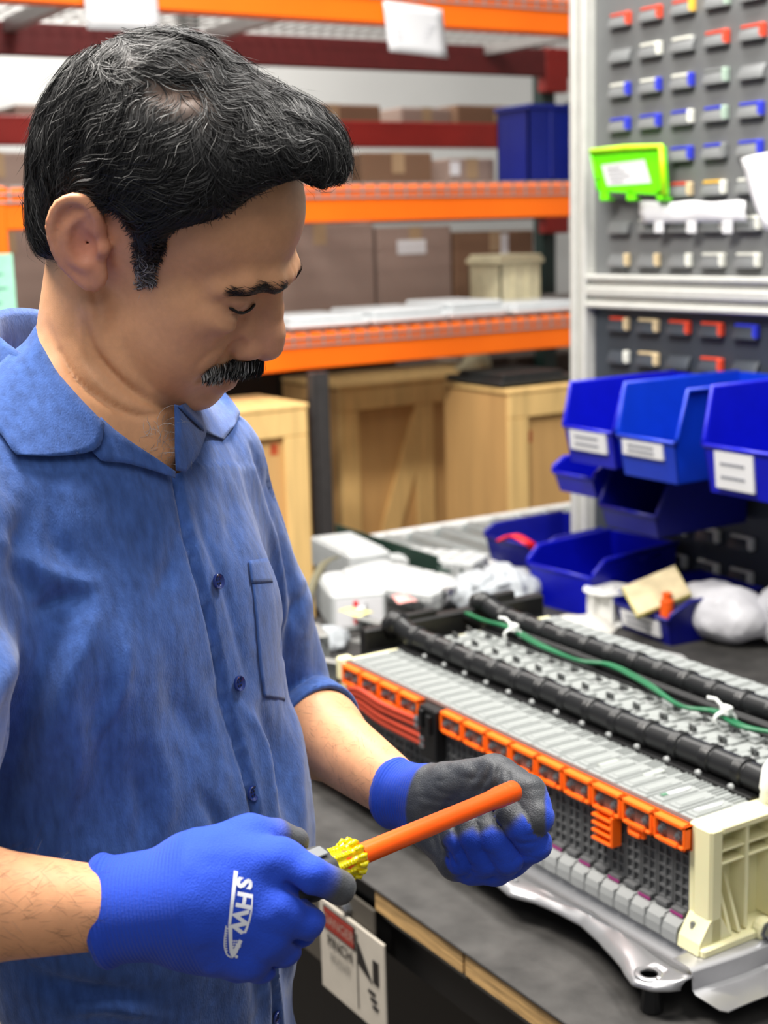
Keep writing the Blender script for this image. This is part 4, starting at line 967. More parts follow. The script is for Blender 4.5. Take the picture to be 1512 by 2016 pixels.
# ear frame (head space, right ear)
EC = np.array([-.0265, -.0785, .0205])
EU = np.array([-.026, -.006, .0595]); EU /= np.linalg.norm(EU)
EN = np.array([-.10, -.94, .05]); EN -= EU*np.dot(EN, EU); EN /= np.linalg.norm(EN)
EB = np.cross(EN, EU); EB *= np.sign(-EB[0])       # towards the back of the head
_HX = crom([(-.007, .003, .001), (-.0115, .012, .002), (-.0095, .025, .0035), (-.001, .0315, .004), (.010, .0275, .004), (.0165, .015, .004), (.0165, .001, .0035), (.012, -.013, .003), (.004, -.024, .0015), (-.004, -.030, .001)])
_AX = crom([(-.004, .021, .002), (.005, .014, .003), (.0085, .004, .0036), (.006, -.009, .0035), (-.002, -.0145, .003)])
def ear(q):
    p = np.stack([q[:, 0], -np.abs(q[:, 1]), q[:, 2]], 1)-EC
    e = np.stack([p@EB, p@EU, p@EN], 1)
    bend = e[:, 0]*.30; e = np.stack([e[:, 0], e[:, 1], e[:, 2]-bend], 1)
    s = 1.07; e = e/s
    d = ell(e, (.001, .003, 0), (.0165, .029, .0042))
    d = smin(d, ell(e, (-.005, -.022, .0), (.0085, .0105, .0042)), .006)
    d = smax(d, -ell(e, (.004, .008, .0065), (.0088, .0165, .0056)), .003)
    d = smin(d, chain(e, _HX, np.interp(np.linspace(0, 1, len(_HX)), [0, .3, .6, 1], [.0027, .0036, .0032, .0034]), .001), .003)
    d = smin(d, chain(e, _AX, np.interp(np.linspace(0, 1, len(_AX)), [0, .5, 1], [.002, .003, .0035]), .001), .004)
    d = smin(d, sph(e, (-.0125, -.003, .002), .0048), .004)
    d = smax(d, -ell(e, (-.003, .0, .0062), (.0072, .0105, .0070)), .003)
    return d*s
def head(q):
    a = np.stack([q[:, 0], np.abs(q[:, 1]), q[:, 2]], 1)      # mirrored halves
    d = ell(q, (-.012, 0, .052), (.097, .073, .090))
    d = smin(d, ell(q, (.030, 0, .066), (.064, .062, .056)), .02)
    d = smin(d, ell(q, (.034, 0, -.016), (.050, .057, .064)), .02)
    d = smin(d, ell(a, (.052, .040, -.003), (.024, .020, .020)), .02)
    d = smin(d, sph(q, (.064, 0, -.036), .034), .02)
    d = smin(d, ell(q, (.073, 0, -.073), (.0185, .022, .0175)), .018)
    d = smin(d, chain(a, [(-.008, .055, -.030), (.004, .052, -.058), (.020, .046, -.073), (.040, .037, -.081), (.060, .021, -.0805), (.074, .007, -.075)], [.012, .013, .0135, .013, .0125, .012], .006), .018)
    d = smin(d, ell(q, (.034, 0, -.058), (.046, .046, .030)), .012)
    d = smin(d, chain(a, [(.0985, .004, .041), (.0945, .020, .041), (.081, .038, .037), (.068, .047, .028)], [.0068, .0068, .006, .005], .006), .014)
    d = smin(d, ell(a, (.074, .041, .004), (.014, .012, .009)), .012)
    d = smin(d, ell(a, (.044, .031, -.040), (.034, .030, .034)), .02)
    # eye sockets, then closed-looking lids over the eyeballs
    d = smax(d, -ell(a, (.1015, .0295, .0175), (.022, .0175, .0135)), .007)
    d = smin(d, sph(a, (.0750, .0315, .0200), .0134), .003)
    d = smin(d, chain(a, [(.084, .0185, .0215), (.0855, .026, .0262), (.0835, .036, .0265), (.0745, .0455, .022)], [.002, .0028, .0028, .002], .003), .004)
    d = smin(d, chain(a, [(.084, .0185, .0165), (.0835, .027, .0095), (.0800, .037, .0095), (.0735, .0445, .0145)], [.002, .003, .003, .002], .003), .006)
    d = smax(d, -chain(a, [(.0880, .0185, .0175), (.0868, .027, .0137), (.0838, .037, .0137), (.0765, .0455, .0172)], [.0007, .0011, .0011, .0007], .001), .002)
    d = smax(d, -chain(a, [(.0900, .0195, .0275), (.0895, .027, .0300), (.0860, .037, .0300), (.0775, .0475, .0252)], [.0006, .0012, .0012, .0006], .001), .004)
    # nose
    n = chain(q, [(.092, 0, .030), (.0985, 0, .012), (.1065, 0, -.006), (.1085, 0, -.0155)], [.0075, .0082, .0098, .0120], .008)
    n = smin(n, chain(a, [(.082, .011, .016), (.0885, .0125, -.006), (.0925, .0145, -.020)], [.008, .008, .0085], .008), .011)
    n = smin(n, ell(a, (.0965, .0138, -.0205), (.0115, .0072, .0085)), .006)
    n = smin(n, cap(q, (.108, 0, -.024), (.098, 0, -.030), .005, .005), .005)
    d = smin(d, n, .010)
    d = smax(d, -cap(a, (.106, .0068, -.034), (.099, .0072, -.023), .0034, .0028), .003)
    d = smax(d, -chain(a, [(.092, .0225, -.013), (.087, .0245, -.022), (.091, .0195, -.030)], [.0012, .0015, .001], .002), .006)
    # mouth
    d = smin(d, chain(a, [(.098, 0, -.0478), (.0955, .009, -.0472), (.080, .025, -.0515)], [.0055, .0055, .003], .004), .007)
    d = smin(d, chain(a, [(.0935, 0, -.0595), (.0910, .009, -.0590), (.0785, .0235, -.0545)], [.0066, .006, .003], .004), .006)
    d = smax(d, -chain(a, [(.1035, 0, -.0535), (.0995, .009, -.0535), (.0820, .0265, -.0530)], [.0012, .0012, .0012], .001), .004)
    # nasolabial crease, cheek line
    d = smax(d, -chain(a, [(.0955, .022, -.016), (.0905, .0315, -.032), (.0805, .0375, -.050)], [.0018, .0026, .0014], .002), .007)
    d = smax(d, -chain(a, [(.0875, .020, .008), (.0850, .028, .003), (.0800, .037, .003), (.0740, .045, .008)], [.0008, .0014, .0014, .0008], .002), .006)
    d = smin(d, ear(q)+0, .004)
    return d
NB = W(186, 860, 1.068)
def neck(P):
    d = cap(P, fromH((-.036, 0, -.005)), NB, .040, .054)
    d = smin(d, cap(P, fromH((.000, 0, -.056)), W(250, 890, 1.055), .026, .034), .03)
    for s, b in ((-1, (322, 890, 1.032)), (1, (345, 885, 1.06))):     # the cords from behind the ears to the breastbone
        d = smin(d, cap(P, fromH((-.036, s*.042, -.015)), W(*b), .008, .006), .022)
    return d
def head_world(P):
    r = np.linalg.norm(P-HP, axis=1); d = r-.19; m = r < .24
    if m.any(): d[m] = head(toH(P[m]))*HS
    return d
# ------------------------------------------------------------------ hair: hull, strands, brows, moustache
def onhead(q, fn=head, it=5, off=0.0):
    q = np.array(q, float)
    for _ in range(it): q = q-(fn(q)-off)[:, None]*sgrad(fn, q)
    return q
def ribbons(name, Ls, wid, nrm, colr, m, parent):
    """flat tapering strands; Ls (n,k,3), nrm (n,k,3)"""
    n, k = Ls.shape[:2]; t = np.gradient(Ls, axis=1); s = np.cross(t, nrm); s /= np.linalg.norm(s, axis=-1, keepdims=True)+1e-12
    tp = np.interp(np.linspace(0, 1, k), [0, .12, .7, 1], [.5, 1, .8, .12])[None, :, None]*np.asarray(wid).reshape(-1, 1, 1)
    V = np.stack([Ls-s*tp, Ls+s*tp], 2).reshape(-1, 3)
    b = (np.arange(n)[:, None]*k+np.arange(k-1)[None])*2
    F = np.stack([b, b+1, b+3, b+2], -1).reshape(-1, 4)
    o = npmesh(name, V, F, m, parent, True, {'tint': np.repeat(np.asarray(colr), k*2, 0)})
    return o
def hull(q):
    a = np.stack([q[:, 0], np.abs(q[:, 1]), q[:, 2]], 1)
    d = ell(q, (-.010, 0, .064), (.100, .083, .100))
    d = smin(d, ell(q, (.045, 0, .108), (.052, .066, .045)), .02)
    d = smin(d, ell(q, (.071, 0, .127), (.031, .046, .026)), .025)
    d = smin(d, ell(q, (-.050, 0, .006), (.040, .060, .046)), .02)
    d = smin(d, ell(a, (.008, .030, .075), (.062, .053, .050)), .02)
    return d
HAIRPX = [(-200, 545), (112, 530), (128, 505), (122, 430), (138, 400), (198, 408), (230, 440), (252, 478), (258, 520), (266, 556), (280, 580), (296, 566), (304, 535), (316, 500), (348, 468), (420, 447), (470, 428), (500, 408), (545, 394), (600, 380), (640, 374), (690, 352), (900, 330), (900, -300), (-200, -300)]
def hpx(q): 
    return proj(fromH(np.stack([q[:, 0], -np.abs(q[:, 1]), q[:, 2]], 1)))
GUIDES = [
 [(290, 95), (200, 150), (120, 225), (75, 320), (72, 420), (100, 520)],
 [(300, 160), (230, 210), (150, 290), (105, 380), (100, 480)],
 [(330, 210), (280, 270), (205, 320), (150, 380)],
 [(400, 230), (350, 300), (280, 345), (210, 375), (140, 400)],
 [(440, 290), (400, 360), (340, 395), (270, 402), (200, 400)],
 [(450, 380), (410, 420), (350, 435), (300, 430), (250, 420)],
 [(300, 430), (288, 490), (284, 570)],
 [(400, 110), (450, 150), (520, 180), (570, 190), (610, 225), (650, 290)],
 [(420, 170), (490, 220), (560, 235), (630, 270), (690, 320)],
 [(410, 230), (460, 290), (530, 320), (600, 320), (680, 345)],
 [(420, 250), (440, 330), (480, 380), (540, 385)],
 [(400, 240), (420, 340), (440, 410), (480, 425)],
 [(500, 300), (530, 350), (580, 365), (640, 360)],
 [(250, 120), (320, 85), (400, 75), (470, 95), (540, 140)],
 [(200, 140), (260, 150), (330, 130), (390, 140)]]
_gp, _gd = [], []
for g in GUIDES:
    c = crom(g, 5)
    for i in range(len(c)-1): _gp.append((c[i]+c[i+1])/2); _gd.append((c[i+1]-c[i])/np.linalg.norm(c[i+1]-c[i]))
_gp, _gd = np.array(_gp), np.array(_gd)
def flowpx(Q):
    d2 = ((Q[:, None]-_gp[None])**2).sum(-1); wt = 1/(d2+150)**1.6
    v = (wt[..., None]*_gd[None]).sum(1); return v/(np.linalg.norm(v, axis=1, keepdims=True)+1e-9)
def bald(Q):
    return np.exp(-((Q[:, 0]-365)/92)**2-((Q[:, 1]-165)/58)**2)
def make_hair(person):
    mh = mat('hair', (1, 1, 1), .48, var=.05, attr='tint', spec=.42)
    # base mass
    hv, hF = nets(hull, (-.15, -.12, -.09), (.15, .12, .2), .0035)
    Q = hpx(hv); ins = inpoly(Q, HAIRPX); edge, _ = polydist(Q, HAIRPX[:20])
    keep = (ins & ~((Q[:, 0] > 235) & (Q[:, 0] < 335) & (Q[:, 1] > 498)))[hF].all(1)
    skin_d = head(hv)
    depth = np.clip(edge/38, .0, 1)**.7
    tgt = np.minimum(skin_d, .0015+depth*skin_d)*(1-.30*bald(Q))
    nr = sgrad(hull, hv)
    fl = hv-nr*(skin_d-tgt)[:, None]-nr*(.0012*(1+vnoise(hv*np.array([1, 1, 1.]), 150)))[:, None]
    used = np.unique(hF[keep]); mp = -np.ones(len(hv), int); mp[used] = np.arange(len(used))
    bc = np.tile(np.array([[.006, .0055, .006]]), (len(used), 1))+bald(Q[used])[:, None]*np.array([[.12, .066, .042]])
    hair = npmesh('hair', fromH(fl[used]), mp[hF[keep]], mh, person, True, {'tint': bc})
    # strands run over the mass along the combed directions
    N, K = 34000, 10
    P = hv[RNG.integers(0, len(hv), N*3)]+RNG.normal(size=(N*3, 3))*.0015
    P[:, 1] = np.where(RNG.random(len(P)) < .22, np.abs(P[:, 1]), -np.abs(P[:, 1])); 
    q = hpx(P); ok = inpoly(q, HAIRPX) & (RNG.random(len(P)) > .86*bald(q))
    P = P[ok][:N]; sg = np.where(P[:, 1] > 0, 1, -1); P[:, 1] = -np.abs(P[:, 1])
    Vh = HR.T@CR.T                      # lens axes in head space
    cl_ = vnoise(P, 95); lift = RNG.uniform(-.0035, .0015, len(P))+.0042*cl_; seed = vnoise(P+3, 42)*3.2+RNG.normal(size=len(P))*.22
    pts = []; cur = P.copy(); st = .0042*RNG.uniform(.75, 1.35, len(P))
    for k in range(K):
        qq = hpx(cur); e, _ = polydist(qq, HAIRPX[:20]); inn = inpoly(qq, HAIRPX)
        dep = np.where(inn, np.clip(e/38, 0, 1)**.7, 0)
        sd = head(cur)
        nrm = sgrad(hull, cur)
        aim = np.minimum(sd, .0012+dep*np.maximum(sd, 0))*(1-.30*bald(qq))
        pts.append(cur-nrm*(sd-aim-lift*np.clip(.25+dep, 0, 1))[:, None])
        f = flowpx(qq); ph = np.sin(k*.66+seed*2.0)*np.where(qq[:, 0] > 430, 1.0, .72)
        c, s = np.cos(ph), np.sin(ph); f = np.stack([f[:, 0]*c-f[:, 1]*s, f[:, 0]*s+f[:, 1]*c], 1)
        w3 = f[:, :1]*Vh[:, 0]+f[:, 1:]*Vh[:, 1]
        t = w3-nrm*(w3*nrm).sum(1)[:, None]; t /= np.linalg.norm(t, axis=1)[:, None]+1e-9
        st = np.where(inn & (e > 4), st, st*.25)
        cur = cur+t*st[:, None]; cur = cur-hull(cur)[:, None]*sgrad(hull, cur)
    L = np.stack(pts, 1); fw = (RNG.random(len(P)) < .035)*RNG.uniform(.003, .011, len(P)); L = L+sgrad(hull, L[:, 5])[:, None]*(fw[:, None]*np.linspace(0, 1, K)[None]**2)[..., None]; L[..., 1] *= -sg[:, None]
    fl = L.reshape(-1, 3); nr = sgrad(hull, fl).reshape(L.shape); nr = nr+RNG.normal(size=(len(L), 1, 3))*.45
    q0 = hpx(L[:, 4]); grey = np.exp(-((q0[:, 0]-282)/28)**2-((q0[:, 1]-560)/42)**2)*.8+.004+.10*np.exp(-((q0[:, 0]-660)/60)**2-((q0[:, 1]-320)/60)**2)+.05*np.exp(-((q0[:, 0]-100)/40)**2-((q0[:, 1]-520)/40)**2)
    isg = RNG.random(len(L)) < grey
    cl = np.where(isg[:, None], (RNG.uniform(.06, .22, (len(L), 1))+.35*np.exp(-((q0[:, 0]-282)/34)**2-((q0[:, 1]-565)/40)**2)[:, None])*np.array([[1, .98, .95]]), RNG.uniform(.003, .012, (len(L), 1))*np.array([[1.05, 1, 1.05]]))
    W_ = fromH(L.reshape(-1, 3)).reshape(L.shape)
    ribbons('hair_strands', W_, RNG.uniform(.00014, .00032, len(L)), (nr.reshape(-1, 3)@HR.T).reshape(L.shape), cl, mh, hair)['kind'] = 'stuff'
    # moustache
    n = 3600
    def upper(q): return smin(head(q), 1e3, 0)
    y = RNG.uniform(-.040, .040, n); f = np.abs(y)/.040
    x0 = np.interp(np.abs(y), [0, .012, .026, .040], [.110, .1055, .094, .080]); z0 = np.interp(np.abs(y), [0, .012, .026, .040], [-.0285, -.0290, -.0325, -.0425])+RNG.uniform(-.0115, .003, n)*np.interp(f, [0, .8, 1], [1, .85, .3])
    R0 = onhead(np.stack([x0, y, z0], 1)); N0 = sgrad(head, R0); L = []
    dr = np.stack([.25+0*y, np.sign(y)*(.25+.55*f)+RNG.normal(size=n)*.12, -1+.5*f+RNG.normal(size=n)*.1], 1); ln = RNG.uniform(.005, .0095, n)*np.interp(f, [0, .7, 1], [1, 1, .7])
    for k in range(6):
        t = k/5; L.append(R0+N0*(.0006+.0052*np.sin(min(1, t*1.3)*pi*.62)*(1-.45*f))[:, None]+dr*(t*ln)[:, None])
    L = np.stack(L, 1); isg = RNG.random(n) < np.interp(f, [0, .3, .7, 1], [.02, .12, .40, .55])
    cl = np.where(isg[:, None], RNG.uniform(.22, .60, (n, 1))*np.ones((1, 3)), RNG.uniform(.003, .010, (n, 1))*np.ones((1, 3)))
    nn = np.repeat((N0+RNG.normal(size=N0.shape)*.3)[:, None], 6, 1)
    mo = ribbons('moustache', fromH(L.reshape(-1, 3)).reshape(L.shape), RNG.uniform(.00022, .0004, n), nn@HR.T, cl, mh, person)
    mo['label'] = 'bushy moustache, black with grey hairs'
    # eyebrows
    for s, nm in ((-1, 'eyebrow'), (1, 'eyebrow')):
        n = 700; t = RNG.random(n)
        path = crom([(.1035, .0075, .0345), (.0995, .019, .0375), (.090, .034, .0375), (.074, .0475, .0305)], 6)
        i = t*(len(path)-1); b = np.stack([np.interp(i, np.arange(len(path)), path[:, c]) for c in range(3)], 1)
        tg = np.gradient(path, axis=0); tg = np.stack([np.interp(i, np.arange(len(path)), tg[:, c]) for c in range(3)], 1); tg /= np.linalg.norm(tg, axis=1)[:, None]
        b[:, 2] += RNG.normal(size=n)*.0019*np.interp(t, [0, .2, .7, 1], [1.1, 1.2, 1.0, .5]); b[:, 1] *= s; tg[:, 1] *= s
        R0 = onhead(b); N0 = sgrad(head, R0); up = np.array([0, 0, 1.])*RNG.uniform(-.2, .55, (n, 1)); dd = tg+up; ln = RNG.uniform(.004, .008, n)
        L = np.stack([onhead(R0+dd*(k/4*ln)[:, None], off=.0004+.0009*sin(k/4*pi), it=2) for k in range(5)], 1)
        ribbons(nm, fromH(L.reshape(-1, 3)).reshape(L.shape), RNG.uniform(.00015, .00028, n), np.repeat(N0[:, None], 5, 1)@HR.T, np.full((n, 3), .008), mh, person)
        # lashes on the lowered lid
        lp = crom([(.0890, .0190, .0178), (.0880, .027, .0142), (.0850, .037, .0142), (.0775, .0455, .0175)], 5); lp = lp*np.array([1.009, 1.012, 1]); lp[:, 1] *= s
        mb = MB(); mb.tube(fromH(lp), [.0004]+[.0011]*(len(lp)-2)+[.0004], 5)
        mb.build('eyelashes', mat('lash', (.05, .04, .04), .6), person, True)
    return hair

def make_arm_hair(person):
    """short dark hairs on the bare forearms, pale curls at the open neck"""
    mh = MATS['hair']
    for A_, B_, n, rad in ((ELB_L, WR_L, 1500, .05), (ELB_R, WR_R, 1500, .06)):
        ax = B_-A_; ln = np.linalg.norm(ax); ax = ax/ln; u = np.cross(ax, (0, 0, 1)); u /= np.linalg.norm(u); v = np.cross(ax, u)
        t = RNG.random(n)*.96; a = RNG.random(n)*2*pi; P = A_+ax*(t*ln)[:, None]+(u*np.cos(a)[:, None]+v*np.sin(a)[:, None])*rad
        for _ in range(6): P = P-body(P)[:, None]*sgrad(body, P)
        nr = sgrad(body, P); d = ax*.8+v*RNG.normal(size=(n, 1))*.5+u*RNG.normal(size=(n, 1))*.5; l = RNG.uniform(.006, .013, n)
        L = np.stack([P+d*(k/3*l)[:, None]+nr*(.0012*sin(k/3*pi*.8)+.0003) for k in range(4)], 1)
        ribbons('arm_hair', L, RNG.uniform(.00005, .00010, n), np.repeat(nr[:, None], 4, 1), np.full((n, 3), .02), mh, person)['kind'] = 'stuff'
    n = 90; px = RNG.uniform(285, 346, n); py = RNG.uniform(828, 915, n); P = trace(body, px, py); nr = sgrad(body, P); L = []
    a = RNG.random(n)*6.28; r = RNG.uniform(.004, .012, n); cv = RNG.uniform(.1, .42, n)
    for k in range(7):
        w_ = a+k*cv; L.append(P+CR[0]*(r*np.cos(w_)-r*np.cos(a))[:, None]+CR[1]*(r*np.sin(w_)-r*np.sin(a))[:, None]+nr*(.0006+.0004*k))
    ribbons('chest_hair', np.stack(L, 1), np.full(n, .00013), np.repeat(nr[:, None], 7, 1), RNG.uniform(.2, .6, (n, 1))*np.ones((1, 3)), mh, person)['kind'] = 'stuff'
# ------------------------------------------------------------------ body, shirt
ELB_L, WR_L = W(548, 1385, 1.34), W(790, 1562, 1.166)
ELB_R, WR_R = W(-330, 1775, .80), W(225, 1788, .872)
SH_L, SH_R = T_(-.045, .160, -.085), T_(-.045, -.172, -.085)
def torso(P, g=0.0):
    q = toT(P)
    d = ell(q, (-.048, .004, -.20), (.118-g, .168-g, .24))
    d = smin(d, ell(q, (-.012, .020, -.37), (.112-g, .165-g, .20)), .05)
    d = smin(d, ell(q, (-.010, .004, -.70), (.114-g, .164-g, .27)), .06)
    d = smin(d, cap(q, (-.060, -.135, -.085), (-.060, .125, -.085), .066-g, .066-g), .05)
    for s in (-1, 1):
        d = smin(d, cap(q, (-.062, s*.045, -.012), (-.055, s*.140, -.068), .046-g, .050-g), .03)
        d = smin(d, ell(q, (.000, s*.070, -.185), (.062-g, .075, .075)), .04)
    return d
def body(P):
    d = smin(head_world(P), neck(P), .006)
    d = smin(d, torso(P, .021), .02)
    for S, E, Wr in ((SH_L, ELB_L, WR_L), (SH_R, ELB_R, WR_R)):
        d = smin(d, cap(P, S, E, .045, .038), .006)
        m = E+(Wr-E)*.35
        a = cap(P, E, m, .036, .0365); a = smin(a, cap(P, m, Wr, .0365, .0245), .02)
        d = smin(d, a, .006)
        h = Wr+(Wr-E)/np.linalg.norm(Wr-E)*.045
        d = smin(d, cap(P, Wr, h, .020, .012), .01)
    return d
def shirt(P):
    d = torso(P, 0)
    # loose cloth over the left upper arm, rolled above the elbow; a fuller, baggy right sleeve
    mid = SH_L+(ELB_L-SH_L)*.55
    d = smin(d, cap(P, SH_L, mid, .054, .056), .03)
    d = smin(d, cap(P, mid, ELB_L+(ELB_L-SH_L)*.02, .056, .052), .01)
    fore = (WR_L-ELB_L)/np.linalg.norm(WR_L-ELB_L)
    d = smin(d, cap(P, ELB_L, ELB_L+fore*.075, .045, .043), .006)
    midr = SH_R+(ELB_R-SH_R)*.5
    d = smin(d, cap(P, SH_R, midr, .066, .072), .03)
    d = smin(d, cap(P, midr, ELB_R, .072, .066), .03)
    return d
FOLDS = [  # polyline in the photo, half width px, height mm (+ ridge, - valley)
 ([(128, 1150), (85, 1300), (40, 1450), (5, 1600)], 26, -4), ([(190, 1200), (140, 1330), (95, 1500)], 30, 4),
 ([(60, 1000), (40, 1100), (70, 1180)], 22, -4), ([(0, 1060), (90, 1130), (190, 1150)], 20, 3),
 ([(225, 1330), (200, 1440), (215, 1560)], 26, -3), ([(150, 1380), (150, 1500), (120, 1650)], 22, 3),
 ([(255, 1250), (235, 1370), (180, 1480)], 16, 2.5), ([(330, 1270), (360, 1400), (420, 1480)], 26, -2.5),
 ([(300, 1430), (330, 1550), (320, 1660)], 22, 2.5), ([(260, 1500), (285, 1600), (270, 1680)], 18, -2.5),
 ([(420, 1330), (445, 1420), (470, 1560)], 16, -2), ([(395, 1560), (430, 1620), (440, 1700)], 14, -3),
 ([(345, 1060), (330, 1130), (300, 1190)], 20, -2), ([(100, 960), (110, 1060), (150, 1110)], 20, -2.5),
 ([(420, 950), (450, 1010), (455, 1090)], 16, -2), ([(500, 880), (530, 960), (540, 1040)], 9, -3.5),
 ([(545, 1010), (565, 1120), (585, 1230)], 12, -4), ([(520, 1000), (550, 1110), (560, 1220)], 10, 2.5),
 ([(600, 1160), (570, 1230), (560, 1290)], 9, -3), ([(510, 1395), (545, 1480), (560, 1620)], 16, -5),
 ([(470, 1390), (510, 1450), (530, 1560), (545, 1690)], 12, 3), ([(575, 1400), (585, 1520), (590, 1680)], 12, 3),
 ([(480, 1700), (500, 1830), (510, 2000)], 16, -4), ([(545, 1750), (555, 1870), (570, 2010)], 16, -4), ([(515, 1740), (530, 1860), (535, 2000)], 12, 3),
 ([(60, 1920), (150, 1950), (300, 1960)], 18, -4), ([(130, 1990), (220, 1980), (330, 2010)], 16, 3),
 ([(20, 1230), (0, 1330), (-30, 1420)], 22, 5), ([(70, 1210), (110, 1180), (170, 1170)], 14, -3),
 ([(380, 1000), (400, 1060), (440, 1180), (480, 1330)], 9, -1.5), ([(600, 1350), (640, 1370), (665, 1400)], 10, 2.5)]
NECKHOLE = [(60, 560), (66, 650), (95, 715), (140, 775), (190, 840), (232, 868), (290, 900), (346, 930), (352, 880), (352, 800), (420, 760), (430, 400), (60, 400)]
PLACKET = crom([(347, 925), (358, 985), (383, 1100), (410, 1210), (432, 1300), (452, 1385), (475, 1470), (500, 1580), (512, 1680), (524, 1800), (538, 1910), (548, 2040), (556, 2150)], 5)
def fold_disp(P, nrm):
    Q = proj(P); face = ((P-CAMO)*nrm).sum(1) < 0
    a = np.zeros(len(P))
    for pl, wd, h in FOLDS:
        d, s = polydist(Q, crom(pl, 4)); a += .0018*h*np.exp(-(d/wd)**2)*np.sin(pi*np.clip(.08+.84*s, 0, 1))
    # the edge of the overlapping front, one side standing over the other
    i = np.interp(Q[:, 1], PLACKET[:, 1], PLACKET[:, 0]); dx = Q[:, 0]-i; on = (Q[:, 1] > 915)*1.0
    a += on*(.0032*np.clip((dx+3)/4, 0, 1)*np.exp(-np.maximum(dx, 0)/120) - .0040*np.exp(-((dx+6)/5)**2))
    a = a*face
    return a+.0023*vnoise(P*np.array([1, 1, .55]), 26)+.0008*vnoise(P*np.array([1, 1, .6]), 60)+.0004*vnoise(P, 140)
CREASES = [  # jaw line, neck folds, cheek and eye lines: photo polyline, half width px, mm
 ([(168, 640), (182, 685), (212, 726), (258, 768), (305, 795), (338, 803)], 8, -4.5), ([(200, 655), (225, 705), (268, 748), (318, 775), (365, 785)], 20, 2.5),
 ([(118, 690), (150, 745), (195, 782), (245, 812), (288, 820), (330, 806)], 6, -3.0), ([(140, 680), (180, 740), (230, 785), (285, 805)], 10, 1.8),
 ([(95, 640), (120, 700), (160, 760), (210, 805)], 7, -1.5), ([(180, 560), (190, 600), (195, 640)], 8, -1.8),
 ([(452, 668), (420, 690), (392, 715), (380, 742)], 6, -1.6), ([(436, 600), (450, 618), (480, 625), (508, 612)], 5, -1.4), ([(420, 618), (450, 640), (490, 640)], 6, -.8),
 ([(400, 590), (415, 600), (432, 598)], 4, -.7), ([(392, 745), (420, 752), (450, 750)], 4, -1.0)]
def make_person():
    ms = skin_mat(); sh = shirt_mat()
    lo = np.minimum.reduce([HP-.2, WR_L-.16, ELB_R-.1, T_(0, -.28, -.75), T_(0, .28, -.75), T_(-.2, 0, -.2), ELB_L-.08]); hi = np.maximum.reduce([HP+.2, WR_L+.16, ELB_R+.1, T_(.15, .2, 0), ELB_L+.08, T_(.15, -.25, 0)])
    vs, F = nets(body, lo, hi, .0024)
    nb = sgrad(body, vs, .0015); Qb = proj(vs); fb = (((vs-CAMO)*nb).sum(1) < 0)*1.0; ab = np.zeros(len(vs))
    for pl, wd, h in CREASES:
        d_, s_ = polydist(Qb, crom(pl, 4)); ab += .001*h*np.exp(-(d_/wd)**2)*np.sin(pi*np.clip(.08+.84*s_, 0, 1))
    q = toH(vs); vs = vs+nb*(ab*fb)[:, None]
    # albedo: redder nose, cheeks, ears and lips, shaved chin, browner lids with eye socket shade painted in
    a = np.stack([q[:, 0], np.abs(q[:, 1]), q[:, 2]], 1)
    base = np.tile(np.array([[.72, .37, .195]]), (len(vs), 1))
    def blend(wt, c): 
        global _b
        return wt[:, None]*(np.array(c)[None]-base)
    g = lambda c, r: np.exp(-(((a-np.array(c))/np.array(r))**2).sum(1))
    base = base+blend(.75*g((.105, .004, -.014), (.022, .018, .024)), (.50, .235, .165))
    base = base+blend(.40*g((.062, .045, -.012), (.03, .03, .022)), (.57, .27, .165))
    base = base+blend(.75*g((-.025, .080, .022), (.03, .016, .045)), (.68, .25, .17))
    base = base+blend(.75*g((.093, 0, -.0595), (.02, .024, .0065)), (.42, .20, .15))
    base = base+blend(.80*g((.082, .033, .016), (.02, .021, .012)), (.33, .165, .105))
    base = base+blend(.45*g((.080, 0, -.072), (.04, .045, .022)), (.44, .245, .16))
    base = base+blend(.25*g((.10, 0, .062), (.06, .06, .035)), (.52, .27, .155))
    arm = np.minimum(cap(vs, ELB_L, WR_L, .06, .05), cap(vs, ELB_R, WR_R, .06, .05)) < 0
    base[arm] = base[arm]*np.array([1.02, .97, .95])
    base *= 1+.07*vnoise(vs, 70)[:, None]+.05*vnoise(vs, 300)[:, None]
    ob = npmesh('person', vs, F, ms, None, True, {'tint': base})
    tag(ob, 'man in a blue shirt and blue work gloves looking down at an orange screwdriver', 'person')
    # shirt
    lo = np.minimum.reduce([T_(-.2, .26, -.72), T_(.12, -.25, -.72), T_(-.2, -.25, -.72), ELB_R-.09]); hi = np.maximum.reduce([T_(.14, .26, .06), T_(.14, -.26, .06), T_(-.2, .26, .06), ELB_L+.16])
    sv, sF = nets(shirt, lo, hi, .0034)
    nr = sgrad(shirt, sv); Q = proj(sv)
    inner = smin(head_world(sv), neck(sv), .006) < -.002
    face = ((sv-CAMO)*nr).sum(1) < .05
    hole = (inpoly(Q, NECKHOLE) & face) | (inner & (toT(sv)[:, 2] > -.09))
    # open sleeve end above the left forearm
    fore = (WR_L-ELB_L)/np.linalg.norm(WR_L-ELB_L)
    e = (sv-ELB_L)@fore
    hole |= (e > .078) & (cap(sv, ELB_L, ELB_L+fore*.2, .062, .062) < 0) & (torso(sv) > .004)
    sv2 = sv+nr*fold_disp(sv, nr)[:, None]
    keep = ~hole[sF].any(1)
    used = np.unique(sF[keep]); mp = -np.ones(len(sv), int); mp[used] = np.arange(len(used))
    so = npmesh('shirt', sv2[used], mp[sF[keep]], sh, ob, True)
    return ob, so
def skin_mat():
    m = mat('skin', (1, 1, 1), .46, var=.04, scale=400, attr='tint', bump=.10, bscale=1500, spec=.4, sss=.12)
    return m
def shirt_mat():
    m = mat('chambray', (.225, .345, .595), .88, var=.24, scale=170, stretch=(1, 1, .35), bump=.25, bscale=900, spec=.2, sheen=.25)
    return m
